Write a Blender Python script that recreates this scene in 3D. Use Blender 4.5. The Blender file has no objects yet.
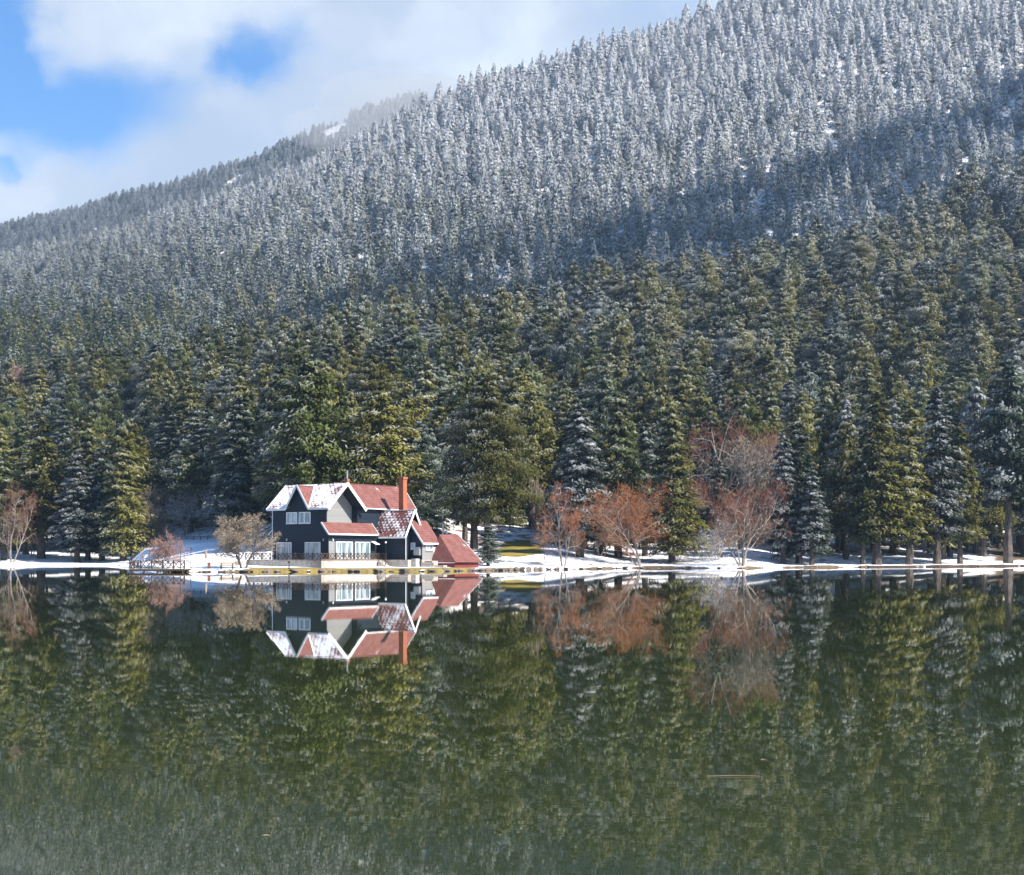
import bpy, bmesh, math, random
import numpy as np
from mathutils import Vector, Matrix

R = math.radians
rng = np.random.default_rng(7)
random.seed(7)
scene = bpy.context.scene
col = scene.collection

# ------------------------------------------------------------------ camera geometry
F, CX, HY, CH = 1400.0, 512.0, 556.0, 2.0     # focal length (px), centre column, horizon row, camera height


def px_of(x, y):
    return CX + F * x / y


# ------------------------------------------------------------------ terrain
PXK = [-900, 0, 100, 132, 150, 168, 300, 440, 490, 560, 640, 740, 800, 900, 1024, 2000]
SHORE = [330, 304, 300, 292, 212, 172, 175, 180, 193, 207, 230, 226, 243, 254, 276, 330]
SK = [-900, 0, 50, 100, 140, 165, 190, 225, 300, 440, 490, 560, 640, 740, 800, 900, 1024, 2000]
SHORE2 = [330, 304, 301, 284, 240, 212, 194, 184, 175, 180, 193, 207, 230, 226, 243, 254, 276, 330]
RK = [-900, 0, 150, 300, 430, 560, 700, 800, 900, 1024, 2000]
RY = [520, 480, 490, 500, 520, 550, 580, 600, 620, 640, 700]
RZ = [25, 40, 47, 59, 73, 86, 103, 117, 137, 160, 250]
DIP = [0, 2, 4, 12, 22, 28, 32, 34, 34, 32, 20]
MK = [-900, 0, 100, 200, 300, 350, 400, 450, 512, 560, 620, 700, 760, 850, 1024, 2000]
MY = [1300, 1320, 1300, 1290, 1270, 1260, 1250, 1240, 1230, 1220, 1220, 1230, 1240, 1260, 1320, 1500]
MPY = [420, 257, 231, 202, 163, 134, 108, 90, 74, 60, 40, 14, -10, -45, -100, -420]
FK = [-900, 0, 50, 100, 150, 200, 250, 300, 350, 400, 512, 2000]
FPY = [400, 221, 210, 196, 184, 168, 152, 134, 112, 96, 85, 85]


def wob(x, y, s, a, b):
    return np.sin(x / s + a) * np.cos(y / s * 1.13 + b) + 0.5 * np.sin(x / s * 2.1 + y / s * 1.3 + b) + 0.3 * np.cos(x / s * 3.7 - y / s * 2.9 + a)


def ground(x, y):
    """Height of the land at (x, y), metres above the lake."""
    x = np.asarray(x, float)
    y = np.asarray(y, float)
    p = CX + F * x / np.maximum(y, 1.0)
    ys = np.interp(p, PXK, SHORE) + 1.2 * np.sin(x / 3.1) * np.sin(x / 7.7 + 1) + 0.5 * np.sin(x / 1.3)
    s = y - ys
    z = np.where(s < 0, np.maximum(s * 0.3, -4.0), 0.0)
    bank = 0.34 * np.clip(s / 0.9, 0, 1) + 0.3 * np.clip((s - 0.9) / 9, 0, 1)
    s2 = np.minimum(s, y - np.interp(p, SK, SHORE2))
    flat = np.clip(s2 - 10, 0, None)
    coef = np.interp(p, [60, 110, 150, 480, 540], [0.09, 0.07, 0.045, 0.045, 0.075])
    flat_max = np.interp(p, [90, 150, 225, 300], [60, 135, 125, 60])
    d_lat = (p - np.interp(y, [172, 212, 292], [168, 150, 132])) / F * y          # distance inland from the side of the bay
    lim = np.where((y < 292) & (p < 320), 0.36 + 0.22 * np.clip(d_lat, 0, None), 99.0)
    zf = np.minimum(bank + coef * np.minimum(flat, flat_max), np.maximum(lim, np.minimum(bank, 0.4))) + 0.10 * wob(x, y, 9.0, 0.3, 1.1) * np.clip(s / 10, 0, 1)
    yf = ys + 10 + flat_max
    yr = np.maximum(np.interp(p, RK, RY), yf + 60)
    zr = np.interp(p, RK, RZ)
    t = np.clip((y - yf) / (yr - yf), 0, 1)
    z_hill = zf + (zr - 0.64 - coef * flat_max) * (0.8 * t ** 1.12 + 0.2 * t * t * (3 - 2 * t))
    dip = np.interp(p, RK, DIP)
    td = np.clip((y - yr) / 110, 0, 1)
    z_dip = -dip * td * td * (3 - 2 * td)
    ym = np.interp(p, MK, MY)
    zm = CH + (HY - np.interp(p, MK, MPY)) / F * ym - 15
    yd = yr + 110
    tm = np.clip((y - yd) / (ym - yd), 0, 1)
    rise = zm - (zr - dip)
    z_m = rise * (0.85 * tm + 0.15 * (1 - (1 - tm) ** 2))
    yfr = 2050.0
    zfr = CH + (HY - np.interp(p, FK, FPY)) / F * yfr - 14
    tv = np.clip((y - ym) / 240, 0, 1)
    z_v = -55 * tv * tv * (3 - 2 * tv)
    tf = np.clip((y - ym - 240) / (yfr - ym - 240), 0, 1)
    far = np.clip((p - 420) / 200, 0, 1)
    z_f = (zfr - (zm - 55)) * tf * (1 - far) + far * tf * -150
    z_end = -0.35 * np.clip(y - yfr, 0, None)
    rough = np.clip((y - yf) / 150, 0, 1)
    n = rough * (2.2 * wob(x, y, 38.0, 1.7, 0.4) + 4.0 * np.clip((y - 700) / 300, 0, 1) * wob(x, y, 85.0, 0.2, 2.2))
    land = z_hill + z_dip + z_m + z_v + z_f + z_end + n
    return np.where(s < 0, z, land)


def gz(x, y):
    return float(ground(x, y))


def shore_s(x, y):
    return y - np.interp(CX + F * x / y, PXK, SHORE)


def at(px, y, dz=0.0):
    x = (px - CX) / F * y
    return Vector((x, y, gz(x, y) + dz))


# ------------------------------------------------------------------ materials
def new_mat(name):
    m = bpy.data.materials.new(name)
    m.use_nodes = True
    nt = m.node_tree
    b = nt.nodes['Principled BSDF']
    return m, nt, b


class NT:
    """Little helper for wiring nodes."""
    def __init__(self, nt):
        self.nt = nt

    def n(self, kind, **kw):
        nd = self.nt.nodes.new(kind)
        for k, v in kw.items():
            setattr(nd, k, v)
        return nd

    def put(self, sock, v):
        if hasattr(v, 'is_output') or hasattr(v, 'links'):
            self.nt.links.new(v, sock)
        else:
            sock.default_value = v

    def math(self, op, a, b=0.0, c=None, clamp=False):
        nd = self.n('ShaderNodeMath', operation=op, use_clamp=clamp)
        self.put(nd.inputs[0], a)
        self.put(nd.inputs[1], b)
        if c is not None:
            self.put(nd.inputs[2], c)
        return nd.outputs[0]

    def mix(self, f, a, b):
        nd = self.n('ShaderNodeMix', data_type='RGBA')
        self.put(nd.inputs[0], f)
        self.put(nd.inputs[6], a)
        self.put(nd.inputs[7], b)
        return nd.outputs[2]

    def noise(self, vec, scale, detail=3.0, rough=0.55):
        nd = self.n('ShaderNodeTexNoise')
        if vec is not None:
            self.nt.links.new(vec, nd.inputs['Vector'])
        nd.inputs['Scale'].default_value = scale
        nd.inputs['Detail'].default_value = detail
        nd.inputs['Roughness'].default_value = rough
        return nd.outputs[0]

    def ramp(self, v, lo, hi, a=0.0, b=1.0, smooth=True):
        nd = self.n('ShaderNodeMapRange', interpolation_type='SMOOTHSTEP' if smooth else 'LINEAR')
        self.put(nd.inputs[0], v)
        for i, q in enumerate((lo, hi, a, b)):
            self.put(nd.inputs[1 + i], q)
        return nd.outputs[0]

    def attr(self, name):
        return self.n('ShaderNodeAttribute', attribute_name=name).outputs['Fac']

    def pos(self):
        return self.n('ShaderNodeNewGeometry').outputs['Position']

    def obj(self):
        return self.n('ShaderNodeTexCoord').outputs['Object']

    def bump(self, bsdf, h, strength, dist):
        nd = self.n('ShaderNodeBump')
        nd.inputs['Strength'].default_value = strength
        nd.inputs['Distance'].default_value = dist
        self.nt.links.new(h, nd.inputs['Height'])
        self.nt.links.new(nd.outputs[0], bsdf.inputs['Normal'])


def c4(c):
    return (c[0], c[1], c[2], 1.0)


def plain(name, c, rough=0.7, var=0.25, scale=6.0, metallic=0.0):
    """Colour with a soft noise variation and slight bump."""
    m, nt, b = new_mat(name)
    N = NT(nt)
    f = N.noise(N.obj(), scale, 4.0)
    f = N.ramp(f, 0.3, 0.7)
    N.put(b.inputs['Base Color'], N.mix(f, c4([q * (1 - var) for q in c]), c4([min(1, q * (1 + var)) for q in c])))
    b.inputs['Roughness'].default_value = rough
    b.inputs['Metallic'].default_value = metallic
    b.inputs['Specular IOR Level'].default_value = 0.3
    return m


SNOW = (0.84, 0.86, 0.90)


def foliage_mat(name, dark, light, snow_add=0.0):
    m, nt, b = new_mat(name)
    N = NT(nt)
    geo = N.n('ShaderNodeNewGeometry')
    oi = N.n('ShaderNodeObjectInfo')
    sep = N.n('ShaderNodeSeparateXYZ')
    nt.links.new(geo.outputs['Position'], sep.inputs[0])
    sub = N.n('ShaderNodeVectorMath', operation='SUBTRACT')
    nt.links.new(geo.outputs['Position'], sub.inputs[0])
    nt.links.new(oi.outputs['Location'], sub.inputs[1])
    sepd = N.n('ShaderNodeSeparateXYZ')
    nt.links.new(sub.outputs[0], sepd.inputs[0])
    left = N.math('MULTIPLY', sepd.outputs[0], -0.045)          # wind-packed snow on the -x side
    left = N.math('MINIMUM', N.math('MAXIMUM', left, -0.11), 0.11)
    # snow cover by altitude
    fr = N.n('ShaderNodeFloatCurve')
    z = N.math('DIVIDE', sep.outputs[2], 500.0, clamp=True)
    nt.links.new(z, fr.inputs['Value'])
    cur = fr.mapping.curves[0]
    pts = [(0.0, 0.15), (0.05, 0.17), (0.12, 0.26), (0.26, 0.37), (0.42, 0.56), (0.66, 0.82), (1.0, 0.97)]
    cur.points[0].location = pts[0]
    cur.points[1].location = pts[-1]
    for q in pts[1:-1]:
        cur.points.new(*q)
    fr.mapping.update()
    big = N.noise(N.pos(), 0.02, 2.0)
    lev = N.math('ADD', fr.outputs[0], left)
    lev = N.math('ADD', lev, N.math('MULTIPLY', N.math('SUBTRACT', big, 0.5), 0.35))
    lev = N.math('ADD', lev, N.math('MULTIPLY', N.math('SUBTRACT', oi.outputs['Random'], 0.5 - snow_add), 0.16))
    lee = N.math('MAXIMUM', N.math('MINIMUM', N.math('MULTIPLY', sep.outputs[0], 0.00045), 0.0), -0.17)      # the slope thins out of the weather towards -x
    lev = N.math('ADD', lev, lee)
    thr = N.math('SUBTRACT', 1.0, lev)
    mask = N.math('MULTIPLY', N.math('SUBTRACT', N.attr('frost'), N.math('SUBTRACT', thr, 0.26)), 1.35, clamp=True)
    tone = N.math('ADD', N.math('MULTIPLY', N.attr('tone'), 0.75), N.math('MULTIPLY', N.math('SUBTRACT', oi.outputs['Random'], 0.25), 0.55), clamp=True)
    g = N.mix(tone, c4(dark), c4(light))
    N.put(b.inputs['Base Color'], N.mix(mask, g, c4(SNOW)))
    b.inputs['Roughness'].default_value = 0.75
    b.inputs['Specular IOR Level'].default_value = 0.15
    # needles fan out round the twigs: shade them by the bough they sit on rather than as flat leaves
    r = N.math('ADD', N.math('SQRT', N.math('ADD', N.math('MULTIPLY', sepd.outputs[0], sepd.outputs[0]), N.math('MULTIPLY', sepd.outputs[1], sepd.outputs[1]))), 0.4)
    cbn = N.n('ShaderNodeCombineXYZ')
    N.put(cbn.inputs[0], N.math('DIVIDE', sepd.outputs[0], r)); N.put(cbn.inputs[1], N.math('DIVIDE', sepd.outputs[1], r)); cbn.inputs[2].default_value = 0.45
    mixn = N.n('ShaderNodeMix', data_type='VECTOR')
    mixn.inputs[0].default_value = 0.68
    nt.links.new(geo.outputs['Normal'], mixn.inputs[4]); nt.links.new(cbn.outputs[0], mixn.inputs[5])
    nn = N.n('ShaderNodeVectorMath', operation='NORMALIZE'); nt.links.new(mixn.outputs[1], nn.inputs[0])
    nt.links.new(nn.outputs[0], b.inputs['Normal'])
    tl = N.n('ShaderNodeBsdfTranslucent')
    nt.links.new(nn.outputs[0], tl.inputs['Normal'])
    nt.links.new(b.inputs['Base Color'].links[0].from_socket, tl.inputs['Color'])
    ms = N.n('ShaderNodeMixShader'); ms.inputs[0].default_value = 0.48
    nt.links.new(b.outputs[0], ms.inputs[1]); nt.links.new(tl.outputs[0], ms.inputs[2])
    nt.links.new(ms.outputs[0], nt.nodes['Material Output'].inputs['Surface'])
    return m


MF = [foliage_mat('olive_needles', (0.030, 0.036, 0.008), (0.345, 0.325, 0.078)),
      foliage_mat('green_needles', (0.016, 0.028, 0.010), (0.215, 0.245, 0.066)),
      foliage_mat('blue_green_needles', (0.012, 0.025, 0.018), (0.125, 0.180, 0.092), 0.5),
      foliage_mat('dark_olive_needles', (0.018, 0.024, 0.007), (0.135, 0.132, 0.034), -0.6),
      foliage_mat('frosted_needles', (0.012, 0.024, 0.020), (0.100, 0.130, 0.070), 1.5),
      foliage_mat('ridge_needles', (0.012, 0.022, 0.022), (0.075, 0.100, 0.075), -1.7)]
TONES = ['olive', 'green', 'bluish', 'dark olive', 'frosted']


def bark_mat(name, a, b_):
    m, nt, b = new_mat(name)
    N = NT(nt)
    mp = N.n('ShaderNodeMapping')
    nt.links.new(N.obj(), mp.inputs[0])
    mp.inputs['Scale'].default_value = (4, 4, 0.7)
    f = N.ramp(N.noise(mp.outputs[0], 2.2, 5.0), 0.35, 0.68)
    N.put(b.inputs['Base Color'], N.mix(f, c4(a), c4(b_)))
    b.inputs['Roughness'].default_value = 0.9
    return m


M_BARK = bark_mat('fir_bark', (0.035, 0.028, 0.024), (0.15, 0.115, 0.095))
M_PALEBARK = bark_mat('pale_bark', (0.13, 0.10, 0.085), (0.36, 0.31, 0.27))

# ------------------------------------------------------------------ mesh helpers


class MB:
    """Collects boxes, bars, tubes and slabs; build() links them as one mesh object."""
    def __init__(self):
        self.v, self.f, self.uv, self.m = [], [], [], []

    def face(self, pts, uv=None, mi=0):
        i = len(self.v)
        self.v += [tuple(p) for p in pts]
        self.f.append(tuple(range(i, i + len(pts))))
        self.uv.append(uv or [(0, 0)] * len(pts))
        self.m.append(mi)

    def hexa(self, b, t, mi=0):
        """b, t: four bottom and four top points, same winding (counter-clockwise from above)."""
        i = len(self.v)
        self.v += [tuple(p) for p in b] + [tuple(p) for p in t]
        fs = [(3, 2, 1, 0), (4, 5, 6, 7)] + [(k, (k + 1) % 4, 4 + (k + 1) % 4, 4 + k) for k in range(4)]
        for q in fs:
            self.f.append(tuple(i + k for k in q))
            self.uv.append([(0, 0)] * 4)
            self.m.append(mi)

    def box(self, lo, hi, mi=0):
        (x0, y0, z0), (x1, y1, z1) = lo, hi
        self.hexa([(x0, y0, z0), (x1, y0, z0), (x1, y1, z0), (x0, y1, z0)], [(x0, y0, z1), (x1, y0, z1), (x1, y1, z1), (x0, y1, z1)], mi)

    def bar(self, p, q, w, h=None, mi=0):
        """A square bar from p to q."""
        p, q = Vector(p), Vector(q)
        h = h or w
        d = (q - p).normalized()
        up = Vector((0, 0, 1)) if abs(d.z) < 0.95 else Vector((0, 1, 0))
        s = d.cross(up).normalized() * w / 2
        u = s.cross(d).normalized() * h / 2
        self.hexa([p - s - u, p + s - u, q + s - u, q - s - u], [p - s + u, p + s + u, q + s + u, q - s + u], mi)

    def tube(self, p, q, r0, r1, n=6, mi=0, cap=True):
        p, q = Vector(p), Vector(q)
        d = (q - p).normalized()
        s = d.orthogonal().normalized()
        u = d.cross(s)
        i = len(self.v)
        for c, r in ((p, r0), (q, r1)):
            for k in range(n):
                a = 2 * math.pi * k / n
                self.v.append(tuple(c + s * (r * math.cos(a)) + u * (r * math.sin(a))))
        for k in range(n):
            self.f.append((i + k, i + (k + 1) % n, i + n + (k + 1) % n, i + n + k))
            self.uv.append([(0, 0)] * 4)
            self.m.append(mi)
        if cap:
            self.f.append(tuple(i + n + k for k in range(n)))
            self.uv.append([(0, 0)] * n)
            self.m.append(mi)
            self.f.append(tuple(i + k for k in reversed(range(n))))
            self.uv.append([(0, 0)] * n)
            self.m.append(mi)

    def slab(self, pts, th, mi=0):
        """A roof slab: pts = eave start, eave end, top end, top start (top surface); thickness downwards along the normal; UV in metres."""
        p = [Vector(q) for q in pts]
        nrm = (p[1] - p[0]).cross(p[-1] - p[0]).normalized()
        if nrm.z < 0:
            nrm = -nrm
        e = (p[1] - p[0]).normalized()
        w = nrm.cross(e)
        uv = [((q - p[0]).dot(e), (q - p[0]).dot(w)) for q in p]
        lo = [q - nrm * th for q in p]
        self.face(p, uv, mi)
        self.face(list(reversed(lo)), list(reversed(uv)), 1)      # boarded underside
        k = len(p)
        for a in range(k):
            b = (a + 1) % k
            self.face([p[b], p[a], lo[a], lo[b]], [(0, 0)] * 4, mi)

    def prism(self, poly, axis_vec, mi=0):
        """Extrude a planar polygon (list of 3D points) along a vector."""
        p = [Vector(q) for q in poly]
        a = Vector(axis_vec)
        t = [q + a for q in p]
        self.face(p, None, mi)
        self.face(list(reversed(t)), None, mi)
        for i in range(len(p)):
            j = (i + 1) % len(p)
            self.face([p[j], p[i], t[i], t[j]], None, mi)

    def mesh(self, name, mats):
        me = bpy.data.meshes.new(name)
        me.from_pydata(self.v, [], self.f)
        ul = me.uv_layers.new(name='UVMap')
        flat = np.array([c for fa in self.uv for u in fa for c in u], dtype=np.float32)
        ul.data.foreach_set('uv', flat)
        for m in mats if isinstance(mats, (list, tuple)) else [mats]:
            me.materials.append(m)
        me.polygons.foreach_set('material_index', self.m)
        bm = bmesh.new()
        bm.from_mesh(me)
        bmesh.ops.remove_doubles(bm, verts=bm.verts, dist=1e-5)
        bmesh.ops.recalc_face_normals(bm, faces=bm.faces)
        bm.to_mesh(me)
        bm.free()
        me.update()
        return me

    def build(self, name, mats, parent=None):
        return link(name, self.mesh(name, mats), parent)


def link(name, data, parent=None):
    o = bpy.data.objects.new(name, data)
    col.objects.link(o)
    if parent is not None:
        o.parent = parent
    return o


def tag(o, label=None, cat=None, group=None, kind=None):
    if label:
        o['label'] = label
    if cat:
        o['category'] = cat
    if group:
        o['group'] = group
    if kind:
        o['kind'] = kind
    return o


def empty(name, loc, rz=0.0, sc=1.0):
    o = link(name, None)
    o.location = loc
    o.rotation_euler = (0, 0, rz)
    o.scale = (sc, sc, sc) if not isinstance(sc, tuple) else sc
    o.empty_display_size = 0.3
    return o


# ------------------------------------------------------------------ conifers
def quads_mesh(name, P, mats, frost, tone, mi=None):
    """P: (n,4,3) array of quads."""
    n = len(P)
    me = bpy.data.meshes.new(name)
    me.vertices.add(n * 4)
    me.vertices.foreach_set('co', P.reshape(-1).astype(np.float32))
    me.loops.add(n * 4)
    me.loops.foreach_set('vertex_index', np.arange(n * 4, dtype=np.int32))
    me.polygons.add(n)
    me.polygons.foreach_set('loop_start', np.arange(0, n * 4, 4, dtype=np.int32))
    me.polygons.foreach_set('loop_total', np.full(n, 4, dtype=np.int32))
    for m in mats:
        me.materials.append(m)
    if mi is not None:
        me.polygons.foreach_set('material_index', mi.astype(np.int32))
    a = me.attributes.new('frost', 'FLOAT', 'FACE')
    a.data.foreach_set('value', frost.astype(np.float32))
    a = me.attributes.new('tone', 'FLOAT', 'FACE')
    a.data.foreach_set('value', tone.astype(np.float32))
    me.update(calc_edges=True)
    return me


def conifer_quads(rg, H, rad, base, whorls, nbr, ntuft, size, style):
    """Quads of a conifer crown: drooping branch sprays made of small needle tufts."""
    Q, fr, tn = [], [], []
    k_seed = rg.uniform(0, 6)
    for i in range(whorls):
        t = (i + rg.uniform(-0.3, 0.3)) / (whorls - 1)
        t = min(max(t, 0.0), 0.995)
        h = base + (H - base) * t
        if style == 'fir':
            prof = (1 - t) ** 0.66 * min(1.0, 0.70 + t * 1.6) * (1 + 0.16 * math.sin(i * 1.9 + k_seed)) + 0.04
        elif style == 'spire':
            prof = (1 - t) ** 0.62 * min(1.0, 0.80 + t * 1.2) + 0.05
        elif style == 'round':
            prof = max(0.10, (1 - t ** 2.8)) ** 0.7 * min(1.0, 0.62 + 1.8 * t)
        elif style == 'broad':
            prof = max(0.06, (1 - t ** 2.3)) ** 0.75 * min(1.0, 0.70 + 1.5 * t)
        else:
            prof = max(0.08, (1 - t ** 1.9)) ** 0.7 * min(1.0, 0.55 + 2.2 * t)
        nb = max(3, int(round(nbr * (0.55 + 0.45 * prof))))
        a0 = rg.uniform(0, 6.28)
        for k in range(nb):
            az = a0 + 6.283 * (k + rg.uniform(-0.3, 0.3)) / nb
            hb = h + rg.uniform(-0.6, 0.45) * (H - base) / whorls
            L = rad * prof * rg.uniform(0.68, 1.14)
            if style in ('broad', 'pine', 'round') and rg.random() < 0.18:
                L *= rg.uniform(0.5, 0.8)
            rise = {'fir': 0.10, 'spire': 0.0, 'broad': 0.10, 'pine': 0.22, 'round': 0.16}[style] * (0.3 + t)
            droop = {'fir': 0.34, 'spire': 0.42, 'broad': 0.22, 'pine': 0.12, 'round': 0.20}[style]
            dirv = np.array([math.cos(az), math.sin(az), 0.0])
            side = np.array([-dirv[1], dirv[0], 0.0])
            bt = rg.uniform(0, 1)
            nt_ = max(3, int(ntuft * (0.35 + 0.65 * L / rad)))
            s = np.sort(rg.uniform(0.12, 1.0, nt_) ** 0.75)
            lat = rg.normal(0, 0.17, nt_) * L * (1.15 - 0.6 * s)
            dz = rg.normal(0, 1.0, nt_)
            zz = hb + L * (rise * s * 2 - droop * s * s) + dz * ((0.05 if style in ('fir', 'spire') else 0.055 if style == 'broad' else 0.10) * L + 0.05) - np.abs(lat) * 0.25
            C = dirv[None] * (L * s)[:, None] + side[None] * lat[:, None]
            C[:, 2] += zz
            sz = size * rg.uniform(0.65, 1.35, nt_)
            yaw = az + rg.normal(0, 0.7, nt_)
            pit = rg.normal({'spire': -0.95, 'fir': -0.62, 'broad': -0.66, 'pine': -0.72, 'round': -0.75}[style], 0.36 if style in ('fir', 'spire') else 0.46, nt_)
            rol = rg.normal(0, 0.40, nt_)
            cy, sy, cp, sp = np.cos(yaw), np.sin(yaw), np.cos(pit), np.sin(pit)
            fw = np.stack([cy * cp, sy * cp, sp], 1)
            rt0 = np.stack([-sy, cy, np.zeros_like(cy)], 1)
            up = np.cross(fw, rt0)
            rt = rt0 * np.cos(rol)[:, None] + up * np.sin(rol)[:, None]
            fl, wd = sz[:, None] * 1.3, sz[:, None] * 0.52
            q = np.stack([C - fw * fl * 0.75, C + rt * wd * 0.8 - fw * fl * 0.05, C + fw * fl, C - rt * wd * 0.8 + fw * fl * 0.1], 1)
            Q.append(q)
            nz = np.abs(np.cross(fw, rt)[:, 2]) * 1.15
            f = 0.12 * rg.random(nt_) + 0.26 * bt + 0.14 * nz + 0.13 * s + 0.35 * np.clip(0.5 + 0.33 * dz, 0, 1)
            fr.append(f)
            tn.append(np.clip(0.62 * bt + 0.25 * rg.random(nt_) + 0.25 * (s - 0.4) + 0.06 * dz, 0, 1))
    return np.concatenate(Q), np.concatenate(fr), np.concatenate(tn)


def trunk_quads(rg, H, r, top=0.96, n=6, seg=6, stubs=0):
    Q = []
    pts = []
    dx, dy = rg.normal(0, 0.05, 2)
    for i in range(seg + 1):
        t = i / seg * top
        rr = r * (1 - t) ** 0.8 + 0.02
        if i == 0:
            rr *= 1.35
        pts.append((np.array([dx * t * H * 0.1 + rg.normal(0, .02), dy * t * H * 0.1, t * H - (0.4 if i == 0 else 0)]), rr))
    ang = np.arange(n) * 2 * math.pi / n
    for i in range(seg):
        (c0, r0), (c1, r1) = pts[i], pts[i + 1]
        for k in range(n):
            a, b = ang[k], ang[(k + 1) % n]
            Q.append([c0 + r0 * np.array([math.cos(a), math.sin(a), 0]), c0 + r0 * np.array([math.cos(b), math.sin(b), 0]),
                      c1 + r1 * np.array([math.cos(b), math.sin(b), 0]), c1 + r1 * np.array([math.cos(a), math.sin(a), 0])])
    for _ in range(stubs):      # bare lower limbs
        z = rg.uniform(0.12, 0.5) * H
        az = rg.uniform(0, 6.28)
        L = rg.uniform(0.6, 2.2)
        d = np.array([math.cos(az), math.sin(az), rg.uniform(-0.3, 0.1)])
        p = np.array([0, 0, z])
        w = np.array([-d[1], d[0], 0]) * 0.04
        u = np.array([0, 0, 0.05])
        for e in (w, u):
            Q.append([p - e, p + e, p + d * L + e * 0.3, p + d * L - e * 0.3])
    return np.array(Q)


UNIT = 25.0     # prototype height; each tree is scaled from it
NEAR = []       # (style, crown mesh per tone, trunk mesh)
specs = [('fir', 4.2, 3.6, 23, 8, 88), ('fir', 4.6, 2.6, 25, 8, 88), ('pine', 4.6, 6.5, 16, 9, 124), ('broad', 6.4, 5.6, 21, 11, 340), ('fir', 4.0, 5.0, 21, 8, 88), ('pine', 4.2, 8.0, 15, 9, 124), ('round', 4.8, 7.0, 15, 9, 124), ('round', 4.4, 9.0, 13, 9, 124)]
for st, rad, base, wh, nb, ntf in specs:
    rg = np.random.default_rng(100 + len(NEAR))
    Q, fr, tn = conifer_quads(rg, UNIT, rad, base, wh, nb, ntf, 0.17 if st == 'broad' else 0.25, st)
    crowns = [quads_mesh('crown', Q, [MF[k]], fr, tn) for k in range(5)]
    TQ = trunk_quads(rg, UNIT, 0.36, stubs=14)
    trunk = quads_mesh('trunk', TQ, [M_BARK], np.zeros(len(TQ)), np.zeros(len(TQ)))
    NEAR.append((st, crowns, trunk, rad))

proto_col = bpy.data.collections.new('forest_prototypes')     # not linked to the scene: source meshes of the forest stand
MID, FAR = [], []
k_id = 0


def proto(st, rad, base, wh, nb, ntf, size, tone, H):
    global k_id
    rg = np.random.default_rng(300 + k_id)
    Q, fr, tn = conifer_quads(rg, H, rad, base, wh, nb, ntf, size, st)
    TQ = trunk_quads(rg, H, 0.32, n=4, seg=3)
    P = np.concatenate([Q, TQ])
    mi = np.concatenate([np.zeros(len(Q)), np.ones(len(TQ))])
    z = np.zeros(len(TQ))
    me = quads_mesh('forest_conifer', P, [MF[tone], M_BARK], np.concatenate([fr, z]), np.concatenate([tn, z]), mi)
    o = bpy.data.objects.new('forest_conifer_%02d' % k_id, me)
    proto_col.objects.link(o)
    k_id += 1
    return k_id - 1


for tone in (0, 1, 2):
    for st, rad, base in (('fir', 4.2, 3.0), ('pine', 4.5, 6.0), ('round', 4.8, 8.0)):
        MID.append(proto(st, rad, base, 18, 8, 46, 0.38, tone, UNIT))
for tone in (0, 1, 1, 2):
    for st, rad, base in (('spire', 4.9, 2.0), ('spire', 5.6, 3.0), ('pine', 5.0, 4.0)):
        FAR.append(proto(st, rad, base, 14, 8, 26, 0.52, tone, 20.0))
RIDGE = [proto(st, rad, base, 14, 8, 22, 0.55, 5, 20.0) for st, rad, base in (('spire', 4.9, 2.0), ('spire', 5.6, 3.0), ('pine', 5.0, 4.0))]

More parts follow.
